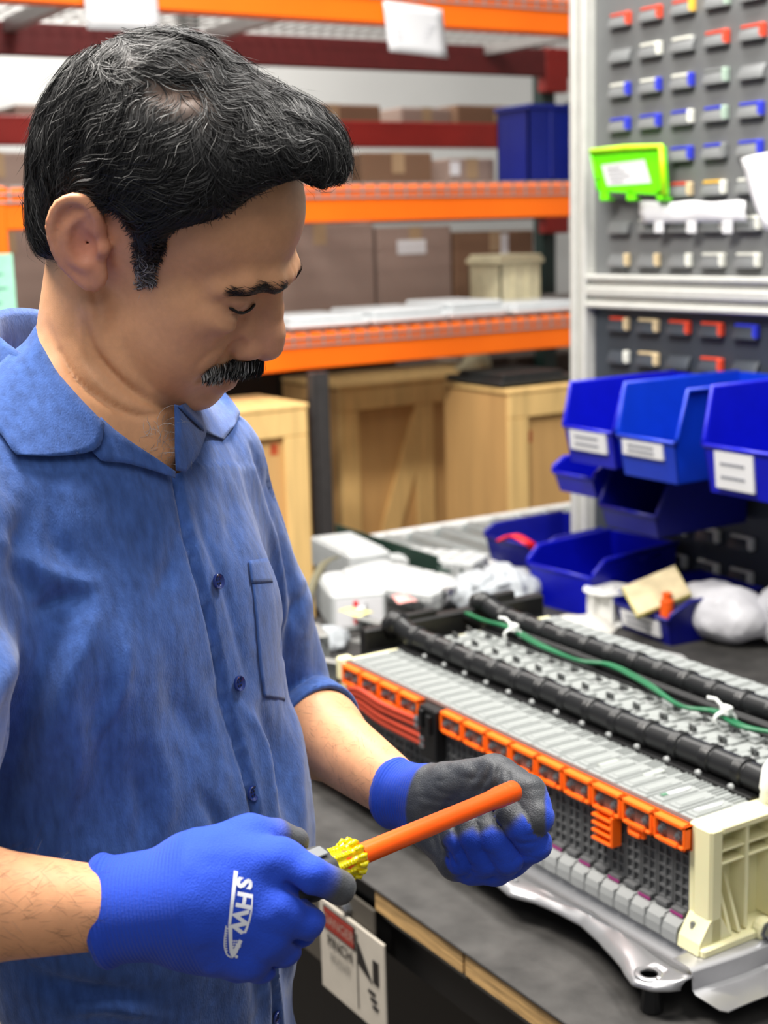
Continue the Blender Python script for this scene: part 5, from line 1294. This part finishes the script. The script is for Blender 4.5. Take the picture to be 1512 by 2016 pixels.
# ------------------------------------------------------------------ collar, pocket, buttons, gloves, screwdriver
def sheet_px(rows, fn, off, m, name, parent, thick=.0014, n=10, k=10, sm=2, offe=None):
    """cloth piece: rows of photo points laid on a field, lifted off it"""
    R = np.array([crom(r, 8) if len(r) > 2 else np.linspace(r[0], r[1], 9) for r in rows], float)
    L = []
    for r in R:
        i = np.linspace(0, len(r)-1, k); L.append(np.stack([np.interp(i, np.arange(len(r)), r[:, c]) for c in (0, 1)], 1))
    L = np.array(L); i = np.linspace(0, len(L)-1, n)
    G = np.stack([np.stack([np.interp(i, np.arange(len(L)), L[:, j, c]) for c in (0, 1)], 1) for j in range(k)], 1)
    P = trace(fn, G[..., 0].ravel(), G[..., 1].ravel()); o = np.broadcast_to(np.asarray(off, float), (n, k)).ravel()
    if fn is shirt: nr = sgrad(shirt, P); P = P+nr*fold_disp(P, nr)[:, None]
    D = P-CAMO; Zs = np.linalg.norm(D, axis=1); ok = Zs < np.median(Zs)+.12; Zs = np.where(ok, Zs, Zs[ok].max()).reshape(n, k)
    for _ in range(sm):
        Q = Zs.copy(); Q[1:-1] = (Zs[:-2]+Zs[2:]+2*Zs[1:-1])/4; Zs = Q; Q = Zs.copy(); Q[:, 1:-1] = (Zs[:, :-2]+Zs[:, 2:]+2*Zs[:, 1:-1])/4; Zs = Q
    D /= np.linalg.norm(D, axis=1, keepdims=True)
    P = (CAMO+D*(Zs.ravel()-o)[:, None]).reshape(n, k, 3)
    mb = MB(); mb.grid(P, 0, thick, np.broadcast_to(-D.reshape(n, k, 3), (n, k, 3)))
    return mb.build(name, m, parent, True)
def make_clothes(person, so):
    sh = shirt_mat(); both_f = lambda P: smin(shirt(P), neck(P)-.004, .035)
    off = np.linspace(.010, .005, 12)[None, :]
    sheet_px([[(70, 640), (48, 672), (10, 704), (-50, 764)], [(76, 668), (40, 715), (5, 760), (-30, 815)],
              [(112, 732), (74, 780), (38, 820), (8, 862)], [(158, 784), (122, 832), (72, 866), (22, 884)], [(207, 834), (190, 884), (110, 898), (32, 895)]], both_f, off, sh, 'collar', so, .0016, 20, 12, 16)
    sheet_px([[(198, 820), (178, 886)], [(225, 845), (200, 908)], [(262, 872), (250, 912)], [(305, 900), (300, 926)], [(346, 928), (345, 942)]], both_f, .005, sh, 'collar_band', so, .0014, 18, 5, 2)
    sheet_px([[(350, 800), (392, 782), (436, 764)], [(375, 825), (415, 803), (457, 788)], [(402, 850), (432, 828), (474, 812)], [(440, 866), (450, 852), (462, 838)]], both_f, .006, sh, 'collar', so, .0016, 14, 10, 3)
    sheet_px([[(343, 796), (396, 806)], [(344, 840), (408, 850)], [(344, 885), (392, 895)], [(346, 926), (366, 930)]], both_f, .004, sh, 'collar_band', so, .0012, 14, 5, 2)
    # collar standing round the back of the neck
    a = np.linspace(radians(62), radians(300), 30); G = []
    for h, r in ((-.030, .002), (-.010, .0), (.010, -.002), (.024, -.001), (.030, .003), (.027, .007), (.008, .013), (-.020, .020)):
        G.append([T_(-.040+(.050+r)*cos(t), -.004+(.052+r)*sin(t), .012+h+.026*(-cos(t))) for t in a])
    MB().grid(G).build('collar_back', sh, so, True)
    sheet_px([[(483, 1108), (524, 1102)], [(490, 1160), (531, 1156)], [(500, 1250), (548, 1250)], [(508, 1330), (556, 1330)], [(516, 1372), (561, 1379)]], shirt, .0012, sh, 'pocket', so, .0012, 26, 8, 2)
    sheet_px([[(481, 1106), (524, 1100)], [(487, 1150), (531, 1148)]], shirt, .0024, sh, 'pocket_hem', so, .0010, 6, 8, 1)
    mbt = mat('button', (.10, .17, .42), .22, spec=.6, coat=.5)
    for x, y in ((415, 1146), (460, 1346), (494, 1562), (541, 2002), (224, 886)):
        p = trace(shirt, x, y); n = sgrad(shirt, p); p = (p+n*fold_disp(p, n)[:, None])[0]; n = n[0]; p = p+n*.0022
        mb = MB(); mb.lathe([(.0001, .0008), (.0034, .0008), (.0045, .0018), (.0056, .0022), (.0060, .0014), (.0058, 0)], p, n, 18)
        t = np.cross(n, (0, 0, 1)); t /= np.linalg.norm(t); b = np.cross(n, t)
        b_ = mb.build('button', mbt, so, 40); hb = MB()
        for i in (-1, 1):
            for j in (-1, 1): hb.lathe([(.0007, 0), (.0007, .0012)], p+t*i*.0014+b*j*.0014, n, 6)
        hb.build('button_holes', mat('button_dark', (.03, .05, .14), .7), b_)
    # rolled hem of the left sleeve
    fore = (WR_L-ELB_L)/np.linalg.norm(WR_L-ELB_L); u = np.cross(fore, (0, 0, 1)); u /= np.linalg.norm(u); v = np.cross(fore, u)
    G = []
    for e, r in ((.052, .0430), (.054, .0462), (.065, .0465), (.078, .0462), (.0795, .0452), (.079, .0420), (.068, .0375)):
        G.append([ELB_L+fore*e+(u*cos(t)+v*sin(t))*(r+.0015*sin(3*t+1)) for t in np.linspace(0, 2*pi, 40)])
    MB().grid(G).build('sleeve_hem', sh, so, True)
GB = lambda *p: W(*p)
RG = dict(wr=(215, 1792, .874), cu=(372, 1772, .869))
R_F = dict(index=[(548, 1700, .866), (612, 1724, .861), (668, 1747, .872)], middle=[(552, 1786, .862), (602, 1812, .866), (590, 1828, .892), (560, 1795, .908)],
           ring=[(528, 1838, .866), (556, 1866, .876), (552, 1870, .898), (535, 1830, .91)], little=[(486, 1880, .870), (512, 1902, .882), (508, 1898, .902), (492, 1872, .915)],
           thumb=[(405, 1705, .885), (492, 1652, .888), (542, 1648, .896), (580, 1656, .905)])
R_R = dict(index=[.0152, .0116, .0106], middle=[.0160, .0120, .0112, .010], ring=[.0158, .0118, .0110, .010], little=[.0150, .0110, .0102, .009], thumb=[.020, .0150, .0115, .0098])
def glove_r(P):
    d = cap(P, W(*RG['wr']), W(*RG['cu']), .0325, .0345)
    for (x, y, z), f in (((385, 1712, .872), 'index'), ((385, 1760, .866), 'middle'), ((380, 1806, .868), 'ring'), ((372, 1842, .874), 'little')):
        d = smin(d, cap(P, W(x, y, z), W(*R_F[f][0]), .0215, R_R[f][0]), .012)
    d = smin(d, cap(P, W(385, 1715, .875), W(*R_F['thumb'][1]), .022, .0150), .012)
    d = smin(d, cap(P, W(400, 1860, .885), W(470, 1895, .890), .016, .0135), .012)
    fs = None
    for f in R_F:
        e = chain(P, [W(*p) for p in R_F[f]], R_R[f], .002); fs = e if fs is None else smin(fs, e, .0012)
    d = smin(d, fs, .005)
    for g in (((566, 1742, .8525), (600, 1764, .862), (640, 1778, .872)), ((545, 1806, .853), (575, 1838, .866), (600, 1850, .878)), ((505, 1856, .862), (535, 1886, .876), (550, 1895, .888))):
        d = smax(d, -chain(P, [W(*q) for q in g], [.0012, .0034, .004], .001), .006)
    return d
L_F = dict(index=[(1003, 1684, 1.108), (1054, 1662, 1.082), (1024, 1625, 1.070), (1000, 1600, 1.075)], middle=[(972, 1700, 1.106), (998, 1692, 1.083), (972, 1650, 1.075), (955, 1618, 1.085)],
           ring=[(936, 1702, 1.108), (956, 1698, 1.088), (932, 1650, 1.080), (916, 1615, 1.088)], little=[(898, 1692, 1.112), (910, 1692, 1.094), (893, 1650, 1.088), (884, 1625, 1.095)],
           thumb=[(880, 1552, 1.130), (975, 1532, 1.105), (1038, 1562, 1.085), (1058, 1608, 1.072)])
L_R = dict(index=[.0155, .0122, .0118, .0105], middle=[.0152, .0116, .0110, .0098], ring=[.0150, .0110, .0104, .0094], little=[.0148, .0104, .0096, .0086], thumb=[.021, .0175, .0145, .0130])
def glove_l(P):
    d = cap(P, W(782, 1562, 1.166), W(850, 1578, 1.144), .0275, .0285)
    for (x, y, z), f in (((850, 1560, 1.145), 'index'), ((848, 1580, 1.145), 'middle'), ((845, 1600, 1.145), 'ring'), ((842, 1618, 1.142), 'little')):
        d = smin(d, cap(P, W(x, y, z), W(*L_F[f][0]), .0185, L_R[f][0]), .010)
    d = smin(d, cap(P, W(850, 1570, 1.143), W(960, 1548, 1.112), .022, .019), .012)
    fs = None
    for f in L_F:
        e = chain(P, [W(*p) for p in L_F[f]], L_R[f], .002); fs = e if fs is None else smin(fs, e, .0010)
    d = smin(d, fs, .004)
    return d
def glove_mat():
    if 'glove' in MATS: return MATS['glove']
    m = mat('glove', (1, 1, 1), .72, var=.07, scale=250, attr='tint', spec=.35, sheen=.1)
    nt = m.node_tree; N, L = nt.nodes, nt.links
    at = N.new('ShaderNodeAttribute'); at.attribute_name = 'knit'; sp = N.new('ShaderNodeSeparateColor'); L.new(at.outputs['Color'], sp.inputs[0])
    a = N.new('ShaderNodeMath'); a.operation = 'MULTIPLY'; a.inputs[1].default_value = 2*pi/.0024*.2; L.new(sp.outputs[0], a.inputs[0])
    s = N.new('ShaderNodeMath'); s.operation = 'SINE'; L.new(a.outputs[0], s.inputs[0])
    k = N.new('ShaderNodeMath'); k.operation = 'MULTIPLY'; L.new(s.outputs[0], k.inputs[0]); L.new(sp.outputs[1], k.inputs[1])
    n = N.new('ShaderNodeTexNoise'); n.inputs['Scale'].default_value = 900; tc = N.new('ShaderNodeTexCoord'); L.new(tc.outputs['Object'], n.inputs['Vector'])
    ad = N.new('ShaderNodeMath'); ad.operation = 'ADD'; L.new(k.outputs[0], ad.inputs[0]); L.new(n.outputs['Fac'], ad.inputs[1])
    b = N.new('ShaderNodeBump'); b.inputs['Strength'].default_value = .45; b.inputs['Distance'].default_value = .0012
    L.new(ad.outputs[0], b.inputs['Height']); L.new(b.outputs[0], N['Principled BSDF'].inputs['Normal'])
    r = N.new('ShaderNodeMapRange'); r.inputs[3].default_value = .75; r.inputs[4].default_value = .42; L.new(sp.outputs[2], r.inputs[0]); L.new(r.outputs[0], N['Principled BSDF'].inputs['Roughness'])
    return m
BLUE, GREY = np.array([.012, .060, .52]), np.array([.060, .064, .072])
def sm01(x, a, b): t = np.clip((x-a)/(b-a), 0, 1); return t*t*(3-2*t)
def make_gloves(person):
    m = glove_mat()
    # right glove
    allp = np.array([W(*p) for f in R_F.values() for p in f]+[W(*RG['wr'])]); lo, hi = allp.min(0)-.055, allp.max(0)+.055
    vs, F = nets(glove_r, lo, hi, .0016)
    n = sgrad(glove_r, vs); a, b = W(*RG['wr']), W(*RG['cu']); ax = (b-a)/np.linalg.norm(b-a); e = (vs-a)@ax
    Q = proj(vs); back = -(n@CR[2])*.9-(n@CR[1])*.25
    tip = np.max([np.exp(-(np.linalg.norm(vs-W(*R_F[f][-1]), axis=1)/rr)**4) for f, rr in (('index', .017), ('thumb', .021))], 0)
    grey = np.maximum(sm01(-back, .25, .5)*(e > .075), np.clip(tip*1.3, 0, 1))
    cuffm = (1-sm01(e, .052, .060))
    vs = vs+n*(.0011*vnoise(vs, 45)+.0005*vnoise(vs, 110))[:, None]*(1-cuffm)[:, None]
    keep = e > -.006
    vs = vs+n*((.0030*np.exp(-((e+.002)/.005)**2)+.0012*np.exp(-((e-.054)/.01)**2)*0))[:, None]
    tint = BLUE[None]*(1-grey[:, None])+GREY[None]*grey[:, None]
    kf = keep[F].all(1)
    us = np.unique(F[kf]); mp = -np.ones(len(vs), int); mp[us] = np.arange(len(us))
    g = npmesh('glove', vs[us], mp[F[kf]], m, person, True, {'tint': tint[us], 'knit': np.stack([e*5, cuffm*.8, grey], 1)[us]})
    g['label'] = 'blue glove with a white logo, grey fingertips'
    logo(g)
    # left glove
    allp = np.array([W(*p) for f in L_F.values() for p in f]+[W(782, 1562, 1.168)]); lo, hi = allp.min(0)-.05, allp.max(0)+.05
    vs, F = nets(glove_l, lo, hi, .0016)
    n = sgrad(glove_l, vs); a, b = W(782, 1562, 1.168), W(850, 1578, 1.146); ax = (b-a)/np.linalg.norm(b-a); e = (vs-a)@ax
    Q = proj(vs); cuffm = 1-sm01(e, .030, .034)
    fing = np.stack([chain(vs, [W(*p) for p in L_F[f][1:]], L_R[f][1:], .001) for f in ('index', 'middle', 'ring', 'little')], 1)
    nf = fing.min(1); fi = fing.argmin(1); thumb = chain(vs, [W(*p) for p in L_F['thumb']], L_R['thumb'], .001)
    tipd = np.min([np.linalg.norm(vs-W(*L_F[f][-1]), axis=1) for f in ('index', 'middle', 'ring', 'little')], 0)
    tc = -(n@CR[2])
    bl = sm01(-nf, -.0035, -.0012)*sm01(tc, -.1, .25)*sm01(tipd, .013, .020)*(thumb > .002)
    bl = np.maximum(bl, sm01(n@CR[1], .35, .6)*sm01(Q[:, 0], 885, 915)*(thumb > .004)); bl = np.maximum(bl, sm01(-tc, .15, .35)*(thumb > .01)); bl = np.maximum(bl, cuffm)
    bl = np.maximum(bl, sm01(Q[:, 0], 1070, 1078))
    wr = .0011*vnoise(vs, 60)+.0012*np.abs(vnoise(vs*np.array([1, 1, 1.6]), 85))*(1-cuffm)
    for pl, wd, h in (([(965, 1508), (955, 1535), (940, 1560)], 5, -2.2), ([(985, 1512), (980, 1540), (968, 1560)], 5, -2.2), ([(945, 1510), (925, 1540)], 6, -2), ([(1003, 1520), (1000, 1545)], 4, -1.6), ([(975, 1510), (968, 1548)], 4, 1.6), ([(870, 1640), (880, 1680), (905, 1715)], 6, -2.5), ([(885, 1630), (900, 1690)], 5, 2), ([(850, 1640), (862, 1680)], 6, -1.8), ([(905, 1560), (880, 1590), (870, 1630)], 9, -2)):
        d, s = polydist(Q, crom(pl, 4)); wr += .001*h*np.exp(-(d/wd)**2)*(tc > 0)*np.sin(pi*np.clip(.1+.8*s, 0, 1))
    vs = vs+n*(wr+.0025*np.exp(-((e+.002)/.005)**2))[:, None]
    tint = GREY[None]*(1-bl[:, None])+BLUE[None]*bl[:, None]
    keep = e > -.007; kf = keep[F].all(1); us = np.unique(F[kf]); mp = -np.ones(len(vs), int); mp[us] = np.arange(len(us))
    g = npmesh('glove', vs[us], mp[F[kf]], m, person, True, {'tint': tint[us], 'knit': np.stack([e*5, cuffm*.8, 1-bl], 1)[us]})
    g['label'] = 'blue glove turned palm up, grey coating in view'
def decal(name, V2, faces, fn, m, parent, off=.0007):
    P = trace(fn, V2[:, 0], V2[:, 1], .6, 1.3); n = sgrad(fn, P); P = P+n*off
    mb = MB(); mb.add(P, faces); return mb.build(name, m, parent)
def fine(poly, step=6):
    out = []
    for i in range(len(poly)):
        a, b = np.array(poly[i], float), np.array(poly[(i+1) % len(poly)], float); k = max(1, int(np.linalg.norm(b-a)/step))
        out += [a+(b-a)*t/k for t in range(k)]
    return np.array(out)
def strip2(c0, c1):
    n = len(c0); return np.concatenate([c0, c1]), [(i, i+1, n+i+1, n+i) for i in range(n-1)]
def logo(g):
    m = mat('logo_white', (.86, .87, .90), .6, var=.03)
    T = lambda p: np.array([(180+x*.35714, 1480+y*.35714) for x, y in p])      # traced in a 2.8x crop
    fn = glove_r
    # straight bar, then the curved sides meeting in a point
    a = np.array([np.interp(np.linspace(0, 1, 14), [0, 1], q) for q in ((785, 752), (655, 950))]).T; b = np.array([np.interp(np.linspace(0, 1, 14), [0, 1], q) for q in ((808, 768), (660, 950))]).T
    decal('logo_bar', *strip2(T(a), T(b)), fn, m, g)
    o = crom([(890, 800), (886, 880), (866, 960), (832, 1040), (798, 1112), (776, 1134)], 5); i = crom([(884, 802), (876, 882), (852, 962), (815, 1030), (790, 1075), (776, 1100)], 5)
    decal('logo_arc', *strip2(T(i), T(o)), fn, m, g)
    o = crom([(752, 952), (756, 1040), (762, 1100), (776, 1134)], 5); i = crom([(775, 952), (776, 1030), (778, 1075), (782, 1100)], 5)
    decal('logo_arc', *strip2(T(o), T(i)), fn, m, g)
    o = crom([(738, 955), (729, 1030), (730, 1075), (745, 1118), (770, 1134)], 5); i = crom([(744, 957), (736, 1030), (737, 1073), (750, 1110), (770, 1126)], 5)
    decal('logo_arc', *strip2(T(o), T(i)), fn, m, g)
    for r in range(5):
        for c in range(5):
            x, y = 772+c*12-r*2.5, 1036+r*15
            if x < 832-r*7: decal('logo_dot', T([(x, y), (x+8, y-1), (x+7, y+9), (x-1, y+9)]), [(0, 1, 2, 3)], fn, m, g)
    for k in range(10):
        y = 968+k*13.5; x = 747-2.6*k+.27*k*k
        decal('logo_letter', T([(x-4, y), (x+5, y+1), (x+5, y+8), (x-4, y+7)]), [(0, 1, 2, 3)], fn, m, g)
    for body, (x, y), sz in (('S', (843, 726), 92), ('H', (842, 820), 90), ('W', (815, 935), 92)):
        t = text_mesh('tmp', body, 1, m, bold=.042); me = t.data
        bm = bmesh.new(); bm.from_mesh(me); bmesh.ops.delete(bm, geom=[f for f in bm.faces if f.normal.z < .5], context='FACES')
        bmesh.ops.triangulate(bm, faces=bm.faces); bmesh.ops.subdivide_edges(bm, edges=[e for e in bm.edges if e.calc_length() > .16], cuts=2, use_grid_fill=True); bmesh.ops.triangulate(bm, faces=bm.faces)
        v = np.array([q.co[:2] for q in bm.verts]); f = [tuple(q.index for q in fc.verts) for fc in bm.faces]; bm.free(); bpy.data.objects.remove(t)
        v -= (v.min(0)+v.max(0))/2
        dr, up = np.array([-.13, .99]), np.array([.99, .0])
        dr = np.array([-.16, .987]); up = np.array([.985, .20])
        q = np.array([x, y])+(v[:, :1]*dr*1.42+v[:, 1:]*up*1.25)*sz
        decal('logo_letter', T(q), f, fn, m, g)
    decal('logo_dot', T([(800+9*cos(t), 1126+9*sin(t)) for t in np.linspace(0, 6, 9)]), [tuple(range(9))], fn, m, g)
# the screwdriver held between the hands
SA, SB = W(700, 1687, .922), W(1012, 1557, 1.058)
def make_driver():
    ax = (SB-SA)/np.linalg.norm(SB-SA); ln = np.linalg.norm(SB-SA)
    e = empty('screwdriver', SA, 'insulated screwdriver, long orange shaft and grey and clear yellow handle, held in both gloved hands', 'screwdriver')
    Z = lambda p: np.array(p)-0
    def bl(mb, nm, m, sm=40, par=e):
        o = mb.build(nm, m, par, sm); o.data.transform(Matrix.Translation(-Vector(SA))); return o
    mb = MB(); mb.lathe([(.0066, -.004), (.0071, 0), (.0071, ln-.034), (.0074, ln-.030), (.0078, ln-.024), (.0082, ln-.020), (.0082, ln-.0185), (.0079, ln-.0175), (.0082, ln-.0165), (.0082, ln-.012), (.0079, ln-.011), (.0082, ln-.010), (.0082, ln-.001), (.0074, ln), (.0052, ln), (.0050, ln-.012)], SA, ax, 28)
    bl(mb, 'shaft', mat('orange_insulation', (1.0, .36, .02), .32, var=.04, spec=.5, coat=.15))
    u = np.cross(ax, (0, 0, 1)); u /= np.linalg.norm(u); v = np.cross(ax, u)
    def fluted(prof, nf, dep, n=48):
        mb = MB(); G = []
        for r, h in prof:
            G.append([SA+ax*h+(u*cos(t)+v*sin(t))*(r*(1-dep*(.5+.5*cos(nf*t))**2)) for t in np.linspace(0, 2*pi, n+1)])
        mb.grid(G); return mb
    ym = mat('clear_yellow', (.97, .92, .06), .12, var=.05, trans=.45, ior=1.49, spec=.6)
    mb = fluted([(.004, .001), (.010, .0005), (.0118, -.001), (.0124, -.003), (.0122, -.006), (.0112, -.0085), (.0102, -.011), (.0104, -.018), (.0112, -.026), (.0122, -.032), (.0120, -.068)], 10, .16, 80)
    bl(mb, 'handle_core', ym, True)
    # facets and ribs of the clear guard
    for k in range(14):
        t = 2*pi*k/14; q = u*cos(t)+v*sin(t); mb = MB()
        mb.tube([SA+ax*-.001+q*.0112, SA+ax*-.0045+q*.0130, SA+ax*-.0085+q*.0114], [.0013, .0018, .0012], 6); bl(mb, 'guard_rib', ym, True)
    for k in range(10):
        t = 2*pi*(k+.5)/10; q = u*cos(t)+v*sin(t); mb = MB()
        for h in (-.0120, -.0150, -.0180, -.0210, -.0240, -.0270, -.0300): mb.box((-.0014, -.0009, -.0011), (.0014, .0009, .0011), .0004, T=lambda p, h=h, q=q: SA+ax*(h+p[2])+q*(.0104+max(0, -h-.018)*.09+p[1])+np.cross(ax, q)*p[0])
        bl(mb, 'handle_rib', ym)
    mb = MB(); mb.lathe([(.0085, -.0185), (.0095, -.0155), (.0075, -.0030), (.0075, .0020), (.0092, .0022), (.0096, .0008)], SA, ax, 24)
    bl(mb, 'orange_sleeve', mat('orange_insulation', (1.0, .36, .02)))
    gm = mat('grey_rubber', (.22, .225, .23), .6, var=.06, bump=.1)
    mb = fluted([(.0118, -.0305), (.0156, -.0315), (.0172, -.035), (.0176, -.042), (.0160, -.050), (.0140, -.058), (.0145, -.066), (.010, -.074), (.0005, -.075)], 6, .10)
    g = bl(mb, 'rubber_grip', gm, 45)
    q = u*cos(pi*1.5)+v*sin(pi*1.5)
    best = max(np.linspace(0, 2*pi, 60), key=lambda t: -((u*cos(t)+v*sin(t))@(CR[2]*.6+CR[1]))); q = u*cos(best)+v*sin(best); sd = np.cross(ax, q); mb = MB()
    mb.box((-.0045, -.0007, -.006), (.0045, .0007, .006), .0006, T=lambda p: SA+ax*(-.042+p[2])+q*(.0172+p[1])+sd*p[0]); bl(mb, 'grip_inset', mat('grey_inset', (.42, .43, .44), .45), 30, g)
    return e

def make_legs(person):
    """trousers and shoes below the frame, so that the man stands on the floor"""
    hip = T_(-.02, 0, -.72); L = [(T_(-.02, s*.085, -.74), np.array([*(T_(-.005, s*.10, 0)[:2]), .52]), np.array([*(T_(-.02, s*.11, 0)[:2]), .07])) for s in (-1, 1)]
    def f(P):
        q = toT(P); d = ell(q, (-.015, 0, -.74), (.104, .152, .16))
        for a, b, c in L: d = smin(smin(d, cap(P, a, b, .088, .072), .05), cap(P, b, c, .070, .066), .02)
        return smax(d, .045-P[:, 2], .004)
    lo = np.minimum(L[0][2], L[1][2])-.25; hi = np.maximum(L[0][0], L[1][0])+.25; lo[2] = .0
    v, F = nets(f, lo, hi, .009); npmesh('trousers', v, F, mat('dark_trousers', (.10, .11, .15), .85, var=.15, scale=120), person, True)
    for a, b, c in L:
        g = lambda P: smax(smin(cap(P, c+np.array([0, 0, -.02]), c*np.array([1, 1, 0])+TF*.17+np.array([0, 0, .035]), .046, .036), cap(P, c*np.array([1, 1, 0])-TF*.04+np.array([0, 0, .04]), c*np.array([1, 1, 0])+np.array([0, 0, .05]), .038, .04), .03), .001-P[:, 2], .003)
        v, F = nets(g, c*np.array([1, 1, 0])-.26, c*np.array([1, 1, 0])+.26, .007); npmesh('shoe', v, F, mat('black_shoe', (.06, .055, .05), .45), person, True)
person, shirt_o = make_person()
make_hair(person)
make_clothes(person, shirt_o)
make_gloves(person)
make_driver()
make_legs(person)
make_arm_hair(person)
bags = {o['label']: o for o in bpy.data.objects if o.name.startswith('plastic_bag')}
for lab, spots in (('white plastic bag of parts on the bench below the louvres', ((1322, 1258, 9, 5), (1346, 1272, 7, 3))), ('white plastic bag with red print at the right edge', ((1466, 1262, 14, 4), (1488, 1240, 7, 9), (1500, 1262, 9, 3)))):
    for x, y, a, b in spots:
        P = trace(LUMPS[lab], [x]+[x+a*cos(t)*(1+.3*sin(3*t)) for t in np.linspace(0, 2*pi, 13)[:-1]], [y]+[y+b*sin(t) for t in np.linspace(0, 2*pi, 13)[:-1]], 1.5, 2.4)
        if (np.abs(LUMPS[lab](P)) < .004).all(): MB().add(P-(P-CAMO)*.0012, [(0, i, i % 12+1) for i in range(1, 13)]).build('print', m_ink, bags[lab])
